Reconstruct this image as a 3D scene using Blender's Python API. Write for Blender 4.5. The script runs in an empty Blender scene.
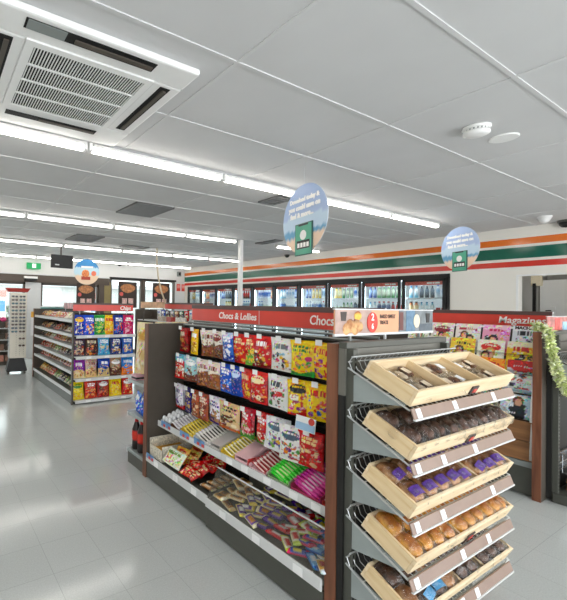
import bpy, bmesh, math, random
from mathutils import Matrix, Vector
C = bpy.context.scene.collection
PI = math.pi
RNG = random.Random(7)

# ------------------------------------------------------------------ materials
def lin(c):
    return c / 12.92 if c <= 0.04045 else ((c + 0.055) / 1.055) ** 2.4
def hx(s):
    s = s.lstrip('#')
    return tuple(lin(int(s[i:i + 2], 16) / 255) for i in (0, 2, 4))

def new_mat(name):
    m = bpy.data.materials.new(name); m.use_nodes = True
    nt = m.node_tree
    for n in list(nt.nodes): nt.nodes.remove(n)
    out = nt.nodes.new('ShaderNodeOutputMaterial')
    return m, nt, out

def M(name, col, rough=0.5, metal=0.0, spec=0.5, var=0.06, scale=14.0, bump=0.0, bscale=60.0):
    """plain surface with a little procedural mottling"""
    m, nt, out = new_mat(name)
    b = nt.nodes.new('ShaderNodeBsdfPrincipled')
    nt.links.new(b.outputs[0], out.inputs[0])
    c = hx(col) if isinstance(col, str) else col
    tc = nt.nodes.new('ShaderNodeTexCoord')
    nz = nt.nodes.new('ShaderNodeTexNoise'); nz.inputs['Scale'].default_value = scale
    nt.links.new(tc.outputs['Object'], nz.inputs['Vector'])
    rp = nt.nodes.new('ShaderNodeValToRGB')
    rp.color_ramp.elements[0].position = 0.3; rp.color_ramp.elements[1].position = 0.7
    rp.color_ramp.elements[0].color = (*[x * (1 - var) for x in c], 1)
    rp.color_ramp.elements[1].color = (*[min(1, x * (1 + var)) for x in c], 1)
    nt.links.new(nz.outputs['Fac'], rp.inputs[0])
    nt.links.new(rp.outputs[0], b.inputs['Base Color'])
    b.inputs['Roughness'].default_value = rough
    b.inputs['Metallic'].default_value = metal
    b.inputs['Specular IOR Level'].default_value = spec
    if bump:
        n2 = nt.nodes.new('ShaderNodeTexNoise'); n2.inputs['Scale'].default_value = bscale
        nt.links.new(tc.outputs['Object'], n2.inputs['Vector'])
        bp = nt.nodes.new('ShaderNodeBump'); bp.inputs['Strength'].default_value = bump
        bp.inputs['Distance'].default_value = 0.01
        nt.links.new(n2.outputs['Fac'], bp.inputs['Height'])
        nt.links.new(bp.outputs[0], b.inputs['Normal'])
    return m

def wood(name, c1, c2, stretch=(2, 30, 30), rough=0.5, wscale=1.0):
    m, nt, out = new_mat(name)
    b = nt.nodes.new('ShaderNodeBsdfPrincipled'); nt.links.new(b.outputs[0], out.inputs[0])
    tc = nt.nodes.new('ShaderNodeTexCoord'); mp = nt.nodes.new('ShaderNodeMapping')
    mp.inputs['Scale'].default_value = stretch
    nt.links.new(tc.outputs['Object'], mp.inputs['Vector'])
    nz = nt.nodes.new('ShaderNodeTexNoise'); nz.inputs['Scale'].default_value = wscale
    nz.inputs['Detail'].default_value = 5; nz.inputs['Distortion'].default_value = 0.6
    nt.links.new(mp.outputs[0], nz.inputs['Vector'])
    rp = nt.nodes.new('ShaderNodeValToRGB')
    rp.color_ramp.elements[0].position = 0.32; rp.color_ramp.elements[1].position = 0.68
    rp.color_ramp.elements[0].color = (*hx(c1), 1); rp.color_ramp.elements[1].color = (*hx(c2), 1)
    nt.links.new(nz.outputs['Fac'], rp.inputs[0]); nt.links.new(rp.outputs[0], b.inputs['Base Color'])
    b.inputs['Roughness'].default_value = rough
    return m

def emit(name, col, strength):
    m, nt, out = new_mat(name)
    e = nt.nodes.new('ShaderNodeEmission'); e.inputs[0].default_value = (*hx(col), 1); e.inputs[1].default_value = strength
    nt.links.new(e.outputs[0], out.inputs[0]); return m

def clear(name, tint='#ffffff', gloss=0.12, rough=0.05, crinkle=0.0, cscale=40.0):
    """thin clear film or pane: transparent with a fresnel gloss"""
    m, nt, out = new_mat(name)
    t = nt.nodes.new('ShaderNodeBsdfTransparent'); t.inputs[0].default_value = (*hx(tint), 1)
    g = nt.nodes.new('ShaderNodeBsdfGlossy'); g.inputs['Roughness'].default_value = rough
    lw = nt.nodes.new('ShaderNodeLayerWeight'); lw.inputs[0].default_value = 0.2
    mr = nt.nodes.new('ShaderNodeMapRange'); mr.inputs['To Min'].default_value = gloss; mr.inputs['To Max'].default_value = 0.5
    nt.links.new(lw.outputs['Fresnel'], mr.inputs['Value'])
    mx = nt.nodes.new('ShaderNodeMixShader')
    nt.links.new(mr.outputs[0], mx.inputs[0]); nt.links.new(t.outputs[0], mx.inputs[1]); nt.links.new(g.outputs[0], mx.inputs[2])
    nt.links.new(mx.outputs[0], out.inputs[0])
    if crinkle:
        tc = nt.nodes.new('ShaderNodeTexCoord')
        nz = nt.nodes.new('ShaderNodeTexNoise'); nz.inputs['Scale'].default_value = cscale; nz.inputs['Detail'].default_value = 2
        nt.links.new(tc.outputs['Object'], nz.inputs['Vector'])
        bp = nt.nodes.new('ShaderNodeBump'); bp.inputs['Strength'].default_value = crinkle; bp.inputs['Distance'].default_value = 0.02
        nt.links.new(nz.outputs['Fac'], bp.inputs['Height'])
        nt.links.new(bp.outputs[0], g.inputs['Normal']); nt.links.new(bp.outputs[0], lw.inputs['Normal'])
    return m

def printed(name, rough=0.35, bump=0.0, detail=0.0):
    m, nt, out = new_mat(name)
    b = nt.nodes.new('ShaderNodeBsdfPrincipled'); nt.links.new(b.outputs[0], out.inputs[0])
    a = nt.nodes.new('ShaderNodeAttribute'); a.attribute_name = 'Col'
    tp = nt.nodes.new('ShaderNodeTexCoord')
    vo = nt.nodes.new('ShaderNodeTexVoronoi'); vo.inputs['Scale'].default_value = 75
    nt.links.new(tp.outputs['Object'], vo.inputs['Vector'])
    nm = nt.nodes.new('ShaderNodeTexNoise'); nm.inputs['Scale'].default_value = 13; nm.inputs['Detail'].default_value = 3
    nt.links.new(tp.outputs['Object'], nm.inputs['Vector'])
    mk = nt.nodes.new('ShaderNodeMapRange'); mk.inputs['From Min'].default_value = .47; mk.inputs['From Max'].default_value = .56; mk.inputs['To Max'].default_value = detail
    nt.links.new(nm.outputs['Fac'], mk.inputs['Value'])
    ov = nt.nodes.new('ShaderNodeMix'); ov.data_type = 'RGBA'; ov.blend_type = 'OVERLAY'
    nt.links.new(mk.outputs[0], ov.inputs['Factor']); nt.links.new(a.outputs['Color'], ov.inputs['A']); nt.links.new(vo.outputs['Color'], ov.inputs['B'])
    nt.links.new(ov.outputs['Result'], b.inputs['Base Color'])
    b.inputs['Roughness'].default_value = rough
    if bump:
        tc = nt.nodes.new('ShaderNodeTexCoord')
        nz = nt.nodes.new('ShaderNodeTexNoise'); nz.inputs['Scale'].default_value = 28
        nt.links.new(tc.outputs['Object'], nz.inputs['Vector'])
        bp = nt.nodes.new('ShaderNodeBump'); bp.inputs['Strength'].default_value = bump; bp.inputs['Distance'].default_value = 0.02
        nt.links.new(nz.outputs['Fac'], bp.inputs['Height']); nt.links.new(bp.outputs[0], b.inputs['Normal'])
    return m

def floor_mat():
    m, nt, out = new_mat('vinyl_tile_floor')
    b = nt.nodes.new('ShaderNodeBsdfPrincipled'); nt.links.new(b.outputs[0], out.inputs[0])
    tc = nt.nodes.new('ShaderNodeTexCoord'); mp = nt.nodes.new('ShaderNodeMapping')
    mp.inputs['Location'].default_value = (-0.03, -0.06, 0)
    nt.links.new(tc.outputs['Object'], mp.inputs['Vector'])
    br = nt.nodes.new('ShaderNodeTexBrick'); br.offset = 0; br.squash = 1
    br.inputs['Scale'].default_value = 1; br.inputs['Mortar Size'].default_value = 0.0016
    br.inputs['Brick Width'].default_value = 0.31; br.inputs['Row Height'].default_value = 0.31
    br.inputs['Bias'].default_value = 0; br.inputs['Mortar Smooth'].default_value = 0.3
    br.inputs['Color1'].default_value = (*hx('#bec2c0'), 1); br.inputs['Color2'].default_value = (*hx('#bbbfbd'), 1)
    br.inputs['Mortar'].default_value = (*hx('#a5a9a7'), 1)
    nt.links.new(mp.outputs[0], br.inputs['Vector'])
    nz = nt.nodes.new('ShaderNodeTexNoise'); nz.inputs['Scale'].default_value = 130; nz.inputs['Detail'].default_value = 3
    nt.links.new(tc.outputs['Object'], nz.inputs['Vector'])
    rp = nt.nodes.new('ShaderNodeValToRGB'); rp.color_ramp.elements[0].position = .35; rp.color_ramp.elements[1].position = .65
    rp.color_ramp.elements[0].color = (.88, .88, .88, 1); rp.color_ramp.elements[1].color = (1, 1, 1, 1)
    nt.links.new(nz.outputs['Fac'], rp.inputs[0])
    mx = nt.nodes.new('ShaderNodeMix'); mx.data_type = 'RGBA'; mx.blend_type = 'MULTIPLY'; mx.inputs['Factor'].default_value = 1
    nt.links.new(br.outputs['Color'], mx.inputs['A']); nt.links.new(rp.outputs[0], mx.inputs['B'])
    nt.links.new(mx.outputs['Result'], b.inputs['Base Color'])
    b.inputs['Roughness'].default_value = 0.13; b.inputs['Specular IOR Level'].default_value = 0.5
    n2 = nt.nodes.new('ShaderNodeTexNoise'); n2.inputs['Scale'].default_value = 2.2
    nt.links.new(tc.outputs['Object'], n2.inputs['Vector'])
    bp = nt.nodes.new('ShaderNodeBump'); bp.inputs['Strength'].default_value = .12; bp.inputs['Distance'].default_value = .02
    nt.links.new(n2.outputs['Fac'], bp.inputs['Height']); nt.links.new(bp.outputs[0], b.inputs['Normal'])
    return m

m_floor = floor_mat()
m_ceil = M('ceiling_board', '#cbcbcb', .75, var=.02, scale=3)
m_tbar = M('ceiling_bar_white', '#cdcdcd', .6, var=.01)
m_wall = M('white_painted_wall', '#ece8df', .55, var=.015, scale=2)
m_bulk = M('white_bulkhead', '#dcdcda', .6, var=.015, scale=2)
m_orange = M('orange_gloss_stripe', '#e2711d', .16, var=.03)
m_green = M('green_gloss_stripe', '#0c5f4a', .16, var=.03)
m_red = M('red_gloss_stripe', '#d2382a', .16, var=.03)
m_white = M('white_plastic', '#ececea', .4, var=.01)
m_offw = M('cream_card', '#e6d9bd', .6, var=.05)
m_black = M('black_plastic', '#0e0e0e', .45)
m_dark = M('dark_void', '#0b0b0b', .8)
m_char = M('charcoal_laminate', '#4d463e', .5, var=.05)
m_char2 = M('olive_charcoal_steel', '#4c4d46', .42, var=.04)
m_grey = M('grey_steel', '#8c9290', .38, metal=.25, var=.03)
m_bracket = M('grey_powder_coat', '#9aa2a1', .38, metal=.15, var=.04)
m_lgrey = M('light_grey_strip', '#d4d5d5', .35, var=.02)
m_chrome = M('chrome_wire', '#b9bdc0', .25, metal=1.0, var=.02)
m_wire = M('bright_wire', '#c2c5c5', .3, metal=.5, var=.03)
m_walnut = wood('walnut_edge', '#5d3523', '#86543a', (26, 26, 2.2), .45)
m_walnut2 = wood('walnut_panel', '#6f4a2e', '#9a6d45', (26, 2.2, 26), .45)
m_pine = wood('pale_pine', '#dcc095', '#f0dfbe', (3, 34, 34), .5)
m_pine_y = wood('pale_pine_side', '#d9ba8a', '#efdab4', (34, 3, 34), .5)
m_strip = M('brown_strip', '#8c7467', .3, var=.06)
m_ticket = M('white_ticket', '#efefef', .5, var=.02)
m_red_sign = M('red_sign_panel', '#d9473a', .3, var=.06, scale=5)
m_brown_rail = M('brown_sign_rail', '#5b4440', .4)
m_text = M('white_lettering', '#f6f4f0', .4, var=.0)
m_textd = M('dark_lettering', '#3a2620', .5, var=.0)
m_textr = M('red_lettering', '#d8322c', .5, var=.0)
m_glass = clear('window_glass', '#f6fbfa', .04, .01)
m_acryl = clear('clear_acrylic', '#f4f4f2', .05, .03)
m_film = clear('clear_wrap', '#fbfaf8', .06, .035, crinkle=1.0, cscale=36)
m_print = printed('printed_foil', .25, .6, .8)
m_card = printed('printed_card', .45)
m_cover = printed('printed_cover', .35, 0, .95)
m_tube = emit('lit_tube', '#fffaf2', 8.5)
m_led = emit('cool_led', '#dff0ff', 5.0)
m_exit = emit('exit_green', '#3fae6c', .5)
m_exitw = emit('exit_white', '#f4fff6', .9)
m_frame = M('bronze_door_frame', '#5a5048', .45, var=.04)
m_beam = M('dark_bronze_beam', '#4f433a', .45, var=.04)
m_gold = M('olive_mullion', '#8a7a4c', .45)
m_pole = M('white_pole', '#f0f0ee', .4, var=.01)
m_bread = None

def crust(name, c1, c2, sc=9, rough=.5, top=0.0, c3=None):
    """mottled crust between two tones, browner along the raised top when c3 is given"""
    m = M(name, c1, rough, var=0, bump=.25, bscale=sc * 4)
    nt = m.node_tree
    r = [n for n in nt.nodes if n.type == 'VALTORGB'][0]
    r.color_ramp.elements[0].color = (*hx(c1), 1); r.color_ramp.elements[1].color = (*hx(c2), 1)
    r.color_ramp.elements[0].position = .36; r.color_ramp.elements[1].position = .60
    n = [n for n in nt.nodes if n.type == 'TEX_NOISE' and abs(n.inputs['Scale'].default_value - 14) < .1][0]
    n.inputs['Scale'].default_value = sc; n.inputs['Detail'].default_value = 5
    if c3:
        b = [n for n in nt.nodes if n.type == 'BSDF_PRINCIPLED'][0]
        tc = [n for n in nt.nodes if n.type == 'TEX_COORD'][0]
        sp = nt.nodes.new('ShaderNodeSeparateXYZ'); nt.links.new(tc.outputs['Generated'], sp.inputs[0])
        ad = nt.nodes.new('ShaderNodeMath'); ad.operation = 'ADD'
        nt.links.new(sp.outputs['Z'], ad.inputs[0]); nt.links.new(n.outputs['Fac'], ad.inputs[1])
        mr = nt.nodes.new('ShaderNodeMapRange'); mr.inputs['From Min'].default_value = 1.15; mr.inputs['From Max'].default_value = 1.5
        nt.links.new(ad.outputs[0], mr.inputs['Value'])
        mx = nt.nodes.new('ShaderNodeMix'); mx.data_type = 'RGBA'
        nt.links.new(mr.outputs[0], mx.inputs['Factor']); nt.links.new(r.outputs[0], mx.inputs['A']); mx.inputs['B'].default_value = (*hx(c3), 1)
        nt.links.new(mx.outputs['Result'], b.inputs['Base Color'])
    return m
m_golden = crust('golden_crust', '#d98a22', '#f7c552', 22, c3='#9a4a14')
m_tan = crust('tan_crust', '#a86a34', '#e0b078', 22, c3='#6e3c1c')
m_choc = crust('dark_muffin', '#170d09', '#55331f', 30)
m_past = crust('brown_pastry', '#4a2716', '#8b5730', 30)
m_cream = crust('creamy_icing', '#c8ae8e', '#eadcc4', 24)

# ------------------------------------------------------------------ geometry builder
class G:
    def __init__(s): s.v = []; s.f = []; s.mi = []; s.m = 0; s.col = []; s.usecol = False
    def add(s, vs, fs, cols=None):
        o = len(s.v); s.v += [tuple(p) for p in vs]
        s.f += [tuple(i + o for i in f) for f in fs]; s.mi += [s.m] * len(fs)
        if cols is None: cols = [(.8, .8, .8)] * len(vs)
        else: s.usecol = True
        s.col += cols
        return s
    def hexa(s, p, cols=None):
        return s.add(p, [(0, 3, 2, 1), (4, 5, 6, 7), (0, 1, 5, 4), (1, 2, 6, 5), (2, 3, 7, 6), (3, 0, 4, 7)], cols)
    def box(s, x0, x1, y0, y1, z0, z1, col=None, mat=None):
        if x0 > x1: x0, x1 = x1, x0
        if y0 > y1: y0, y1 = y1, y0
        if z0 > z1: z0, z1 = z1, z0
        p = [Vector(q) for q in ((x0, y0, z0), (x1, y0, z0), (x1, y1, z0), (x0, y1, z0), (x0, y0, z1), (x1, y0, z1), (x1, y1, z1), (x0, y1, z1))]
        if mat is not None: p = [mat @ q for q in p]
        return s.hexa(p, [col] * 8 if col else None)
    def tube(s, pts, r, n=6, cap=True):
        pts = [Vector(p) for p in pts]; rs = r if isinstance(r, (list, tuple)) else [r] * len(pts)
        vs = []; fs = []
        up = None
        for i, p in enumerate(pts):
            d = (pts[min(i + 1, len(pts) - 1)] - pts[max(i - 1, 0)]).normalized()
            if up is None or abs(up.dot(d)) > .95: up = Vector((0, 0, 1)) if abs(d.z) < .9 else Vector((1, 0, 0))
            a = d.cross(up).normalized(); b = a.cross(d).normalized(); up = b
            for k in range(n):
                t = 2 * PI * k / n
                vs.append(p + (a * math.cos(t) + b * math.sin(t)) * rs[i])
        for i in range(len(pts) - 1):
            for k in range(n):
                fs.append((i * n + k, i * n + (k + 1) % n, (i + 1) * n + (k + 1) % n, (i + 1) * n + k))
        if cap:
            fs.append(tuple(range(n - 1, -1, -1))); fs.append(tuple((len(pts) - 1) * n + k for k in range(n)))
        return s.add(vs, fs)
    def lathe(s, prof, n=12, c=(0, 0, 0), cols=None, cap=True):
        vs = []; fs = []; cc = []
        for i, (r, z) in enumerate(prof):
            for k in range(n):
                t = 2 * PI * k / n
                vs.append((c[0] + r * math.cos(t), c[1] + r * math.sin(t), c[2] + z))
                if cols: cc.append(cols[i])
        for i in range(len(prof) - 1):
            for k in range(n):
                fs.append((i * n + k, i * n + (k + 1) % n, (i + 1) * n + (k + 1) % n, (i + 1) * n + k))
        if cap:
            fs.append(tuple(range(n - 1, -1, -1))); fs.append(tuple((len(prof) - 1) * n + k for k in range(n)))
        return s.add(vs, fs, cc if cols else None)
    def grid(s, fn, nu, nv, colfn=None, flip=False):
        vs = []; cs = []; fs = []
        for j in range(nv + 1):
            for i in range(nu + 1):
                u, v = i / nu, j / nv
                vs.append(fn(u, v))
                if colfn: cs.append(colfn(u, v))
        for j in range(nv):
            for i in range(nu):
                a = j * (nu + 1) + i
                q = (a, a + 1, a + nu + 2, a + nu + 1)
                fs.append(q[::-1] if flip else q)
        return s.add(vs, fs, cs if colfn else None)
    def extrude(s, prof, axis, a0, a1):
        """prof: list of 2D points, axis 'x' -> prof is (y,z); 'y' -> (x,z); 'z' -> (x,y)"""
        def P(p, a):
            return {'x': (a, p[0], p[1]), 'y': (p[0], a, p[1]), 'z': (p[0], p[1], a)}[axis]
        n = len(prof)
        vs = [P(p, a0) for p in prof] + [P(p, a1) for p in prof]
        fs = [(k, (k + 1) % n, n + (k + 1) % n, n + k) for k in range(n)] + [tuple(range(n - 1, -1, -1)), tuple(range(n, 2 * n))]
        return s.add(vs, fs)
    def mesh(s, name, mats):
        me = bpy.data.meshes.new(name); me.from_pydata(s.v, [], s.f)
        for m in (mats if isinstance(mats, (list, tuple)) else [mats]): me.materials.append(m)
        me.polygons.foreach_set('material_index', s.mi)
        if s.usecol:
            a = me.color_attributes.new('Col', 'FLOAT_COLOR', 'POINT')
            flat = []
            for c in s.col: flat += [c[0], c[1], c[2], 1.0]
            a.data.foreach_set('color', flat)
        bm = bmesh.new(); bm.from_mesh(me); bmesh.ops.recalc_face_normals(bm, faces=bm.faces); bm.to_mesh(me); bm.free()
        return me
    def build(s, name, mats, parent=None, smooth=False, bevel=0.0, mw=None, loc=None):
        me = s.mesh(name, mats)
        return link(name, me, parent, smooth, bevel, mw, loc)

def link(name, me, parent=None, smooth=False, bevel=0.0, mw=None, loc=None):
    o = bpy.data.objects.new(name, me); C.objects.link(o)
    if parent is not None: o.parent = parent
    if mw is not None: o.matrix_local = mw
    if loc is not None: o.location = loc
    if smooth:
        me.polygons.foreach_set('use_smooth', [True] * len(me.polygons))
    if bevel:
        b = o.modifiers.new('bevel', 'BEVEL'); b.width = bevel; b.segments = 2; b.limit_method = 'ANGLE'
    return o

def tag(o, label=None, cat=None, group=None, kind=None):
    if label: o['label'] = label
    if cat: o['category'] = cat
    if group: o['group'] = group
    if kind: o['kind'] = kind
    return o
def thing(name, label, cat, loc=(0, 0, 0), group=None, mw=None, rz=0):
    o = bpy.data.objects.new(name, None); C.objects.link(o); o.empty_display_size = .1
    if mw is not None: o.matrix_world = mw
    else: o.location = loc; o.rotation_euler = (0, 0, rz)
    return tag(o, label, cat, group)
def struct(name, g, mats, **k):
    return tag(g.build(name, mats, **k), kind='structure')
def copy_thing(o, parent=None):
    c = o.copy(); C.objects.link(c)
    if parent is not None: c.parent = parent
    for ch in o.children: copy_thing(ch, c)
    return c

FACE_X = Matrix(((0, 0, -1, 0), (-1, 0, 0, 0), (0, 1, 0, 0), (0, 0, 0, 1)))   # text plane looking toward -X
FACE_Y = Matrix(((1, 0, 0, 0), (0, 0, -1, 0), (0, 1, 0, 0), (0, 0, 0, 1)))    # text plane looking toward -Y
def text(body, size, mw, mat, parent, name='lettering', align='LEFT', shear=0.0, bold=0.0, ext=.0008, xs=1.0):
    cu = bpy.data.curves.new(name, 'FONT'); cu.body = body; cu.size = size; cu.align_x = align; cu.align_y = 'CENTER'
    cu.shear = shear; cu.offset = bold; cu.extrude = ext; cu.materials.append(mat); cu.resolution_u = 3
    tmp = bpy.data.objects.new(name + '_curve', cu); C.objects.link(tmp)
    me = bpy.data.meshes.new_from_object(tmp.evaluated_get(bpy.context.evaluated_depsgraph_get()))
    bpy.data.objects.remove(tmp)
    o = bpy.data.objects.new(name, me); C.objects.link(o)
    if parent is not None: o.parent = parent
    o.matrix_local = mw @ Matrix.Diagonal((xs, 1, 1, 1))
    return o
ORD = ['first', 'second', 'third', 'fourth', 'fifth', 'sixth', 'seventh', 'eighth', 'ninth', 'tenth', 'eleventh', 'twelfth', 'thirteenth', 'fourteenth']

# ------------------------------------------------------------------ room shell
ZC = 2.786
XR = 7.63; YF = 11.2
g = G().box(-3.2, XR + 3, -3.2, YF + .2, -.1, 0); struct('floor', g, m_floor)
# ceiling with suspended-grid bars
g = G().box(-3.2, XR + 3, -3.2, YF + .2, ZC, ZC + .1); struct('ceiling', g, m_ceil)
g = G()
tx = [.005 + 1.332 * i for i in range(-2, 7)]
ty = [.856 + .666 * j for j in range(-6, 17)]
for x in tx: g.box(x - .010, x + .010, -3.2, YF, ZC - .005, ZC + .001)
for y in ty:
    if y < YF: g.box(-3.2, XR, y - .010, y + .010, ZC - .006, ZC + .001)
struct('trim_4', g, m_tbar)
# right (cooler) wall: above, the piece with the doorway
g = G()
g.box(XR, XR + .15, -3.2, YF + .2, 2.15, ZC)
g.box(XR, XR + .15, 2.39, 3.27, 0, 2.15)
g.box(XR, XR + .15, -3.2, 1.25, 0, 2.15)
g.box(XR, XR + .15, 1.25, 2.39, 2.06, 2.15)
g.box(XR, XR + .15, 10.99, YF + .2, 0, 2.15)
struct('wall_right', g, m_wall)
for n, (z0, z1, m) in enumerate(((2.525, 2.622, m_orange), (2.32, 2.485, m_green), (2.195, 2.277, m_red))):
    struct('trim_%d' % (n + 1), G().box(XR - .006, XR, -3.2, YF, z0, z1), m)
# front wall with windows
g = G()
g.box(-3.2, 7.75, YF, YF + .25, 2.33, ZC)
g.box(7.22, 7.75, YF, YF + .25, 0, 2.33)
struct('wall_front', g, m_bulk)
g = G().box(-3.2, 4.78, YF - .12, YF + .12, 2.09, 2.30); struct('trim_5', g, m_beam)
g = G().box(-3.2, 4.78, YF - .14, YF - .12, 2.30, 2.33); struct('trim_6', g, m_lgrey)
wins = [(-1.2, .5), (.5, 2.3), (2.72, 4.45), (4.84, 5.95), (6.02, 7.2)]
for i, (x0, x1) in enumerate(wins):
    zt = 2.09 if i < 3 else 2.33
    w = thing('window_%d' % (i + 1), None, None, (0, 0, 0)); w['kind'] = 'structure'
    f = G(); t = .055
    f.box(x0, x0 + t, YF - .05, YF + .05, 0.05, zt); f.box(x1 - t, x1, YF - .05, YF + .05, 0.05, zt)
    f.box(x0, x1, YF - .05, YF + .05, zt - .06, zt); f.box(x0, x1, YF - .05, YF + .05, 0, .1)
    f.build('window_frame', m_frame, w, bevel=.004)
    G().box(x0 + t, x1 - t, YF - .006, YF + .006, .1, zt - .06).build('window_pane', m_glass, w)
g = G().box(4.45, 4.62, YF - .1, YF + .1, 0, 2.09); struct('trim_7', g, m_beam)
g = G().box(4.62, 4.84, YF - .08, YF + .08, 0, 2.2); struct('trim_8', g, m_gold)
g = G().box(5.95, 6.02, YF - .07, YF + .07, 0, 2.33); struct('trim_9', g, m_beam)
g = G().box(4.80, 7.24, YF - .07, YF - .05, 2.30, 2.36); struct('trim_10', g, m_black)
g = G().box(-3.35, -3.2, -3.2, YF + .2, 0, ZC); struct('wall_left', g, m_wall)
# room behind the doorway
g = G()
g.box(9.4, 9.5, .2, 3.2, 0, ZC); g.box(XR + .15, 9.5, 3.1, 3.2, 0, ZC); g.box(XR + .15, 9.5, .2, .3, 0, ZC)
struct('wall_backroom', g, M('grey_backroom_wall', '#aeada8', .6, var=.02))
g = G()
g.box(XR - .008, XR + .006, 2.388, 2.41, 0, 2.075); g.box(XR - .008, XR + .006, 1.23, 1.252, 0, 2.075); g.box(XR - .008, XR + .006, 1.252, 2.388, 2.055, 2.075)
struct('trim_11', g, m_white)
d = thing('door_1', None, None, (0, 0, 0)); d['kind'] = 'structure'
G().box(8.98, 9.02, 2.18, 2.53, 0.01, 2.06).build('door_leaf', m_white, d, bevel=.005)
h = G().box(8.95, 8.98, 2.33, 2.40, 1.42, 1.62).build('handle_plate', m_white, d, bevel=.008)
G().tube([(8.94, 2.385, 1.55), (8.92, 2.385, 1.55), (8.92, 2.44, 1.545)], .011).build('door_handle', m_black, h)
dc = thing('door_closer', 'beige door closer mounted high in the doorway of the white wall', 'door closer', (8.25, 2.385, 1.9))
G().box(-.03, .03, -.09, .04, .03, .19).build('closer_body', m_offw, dc, bevel=.01)
G().tube([(0, -.03, .17), (.12, -.12, .2), (.02, -.2, .2)], .012).build('closer_arm', m_lgrey, dc)
g = G().box(8.2, 8.24, 2.36, 2.395, 0, 1.97); struct('trim_12', g, m_black)
g = G().box(8.26, 9.4, 2.55, 2.6, 0, 2.6); struct('wall_partition', g, M('grey_partition', '#b4b3ad', .6, var=.02))
fb = thing('notice_box', 'dark red box on back room wall seen through the doorway', 'box', (8.95, 2.02, 1.48))
G().box(0, .05, 0, .17, 0, .36).build('box_body', M('maroon_box', '#8c2a2c', .5), fb, bevel=.004)
G().box(-.004, 0, .03, .14, .2, .3).build('box_label', m_ticket, fb)

# ------------------------------------------------------------------ outdoors
g = G().box(-30, 40, YF + .3, 60, -.25, -.15); struct('ground', g, M('pale_concrete', '#bdbcb8', .8))
bld = thing('service_building', 'pale low building across the forecourt beyond the shop windows', 'building', (2, 30, -.15))
G().box(-14, 22, 0, 6, 0, 2.9).build('building_wall', M('pale_render', '#a9aaa8', .8), bld)
G().box(-14.3, 22.3, -.3, 6.3, 2.9, 3.2).build('building_roof', M('grey_roof', '#b5b9bd', .7), bld)
g = G()
for i in range(260):
    x = RNG.uniform(-6, 5); y = 20 + RNG.uniform(-.5, .5); z = RNG.uniform(-.1, 1.3); r = .22
    a = RNG.uniform(0, 6.28); b = RNG.uniform(-1, 1)
    u = Vector((math.cos(a), math.sin(a), b)) * r; w_ = Vector((-math.sin(a), math.cos(a), .4)) * r * .6
    p = Vector((x, y, z)); g.add([p - u, p + w_, p + u, p - w_], [(0, 1, 2, 3)])
tag(g.build('hedge', M('hedge_green', '#8fa380', .8, var=.2)), 'pale green hedge outside beyond the shop window', 'hedge', kind='stuff')

# fuel pumps out on the forecourt
for j, x in enumerate((2.6, 7.5)):
    t = thing('fuel_pump', ['fuel pump outside beyond the shop doors', 'fuel pump outside beyond the window posters'][j], 'fuel pump', (x, 19, -.15))
    G().box(-.45, .45, -.25, .25, 0, 1.9).build('pump_cabinet', M('pump_white%d' % j, '#d8d8d6', .5), t, bevel=.02)
    G().box(-.4, .4, -.262, -.25, 1.25, 1.75).build('pump_display', M('pump_blue%d' % j, '#5a8cc0', .4), t)
    G().box(-.45, .45, -.27, .27, 1.9, 2.2).build('pump_topper', M('pump_red%d' % j, '#d0685c', .5), t)
    G().tube([(.46, -.1, 1.5), (.62, -.15, 1.1), (.6, -.15, .5), (.48, -.1, .7)], .03).build('pump_hose', m_black, t)

# ------------------------------------------------------------------ lights
def batten(x0, x1, y, label, group='ceiling tube lights'):
    t = thing('tube_light', label, 'ceiling light', (x0, y, ZC), group)
    L = x1 - x0
    G().box(.03, L - .03, -.042, .042, -.038, -.012).build('light_body', m_white, t, bevel=.003)
    prof = [(math.cos(a) * .03, -.046 + math.sin(a) * .026) for a in [PI + PI * k / 8 for k in range(9)]]
    G().extrude(prof, 'x', .03, L - .03).build('light_tube', m_tube, t, smooth=False)
    for xx in (.012, L - .012):
        G().box(xx - .014, xx + .014, -.03, .03, -.07, 0).build('end_bracket', m_white, t, bevel=.004)
    return t
rows = [(2.2, [(7.85, 8.75)], 'added to brighten the back room'), (2.885, [(-1.68, -.34), (-.32, 1.03), (1.05, 2.36), (2.38, 3.74), (3.76, 5.12), (5.14, 6.34)], 'closest to the air conditioner'),  # the single back room tube is an added, unseen lamp to brighten it
        (5.60, [(-1.55, -.21), (-.2, 1.14), (1.15, 2.46), (2.47, 3.81), (3.82, 4.95), (6.0, 7.3)], 'second out from the air conditioner'),
        (8.07, [(-1.6, -.3), (-.28, 1.06), (1.08, 2.41), (2.43, 3.76), (3.78, 5.1), (5.12, 6.2), (6.22, 7.3)], 'third out from the air conditioner'),
        (10.56, [(-.2, 1.1), (1.12, 2.44), (2.46, 3.78), (3.8, 5.12), (5.14, 6.26), (6.28, 7.42)], 'next to the shopfront wall'),
        (.0, [(-1.6, -.3), (3.0, 4.3), (4.4, 5.7), (5.8, 7.1)], 'added unseen for fill')]  # last row is added out of view as fill light
for y, segs, where in rows:
    for i, (a, b) in enumerate(segs):
        batten(a, b, y, 'tube light, %s from the cooler wall in the row %s' % (ORD[len(segs) - 1 - i], where))

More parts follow.
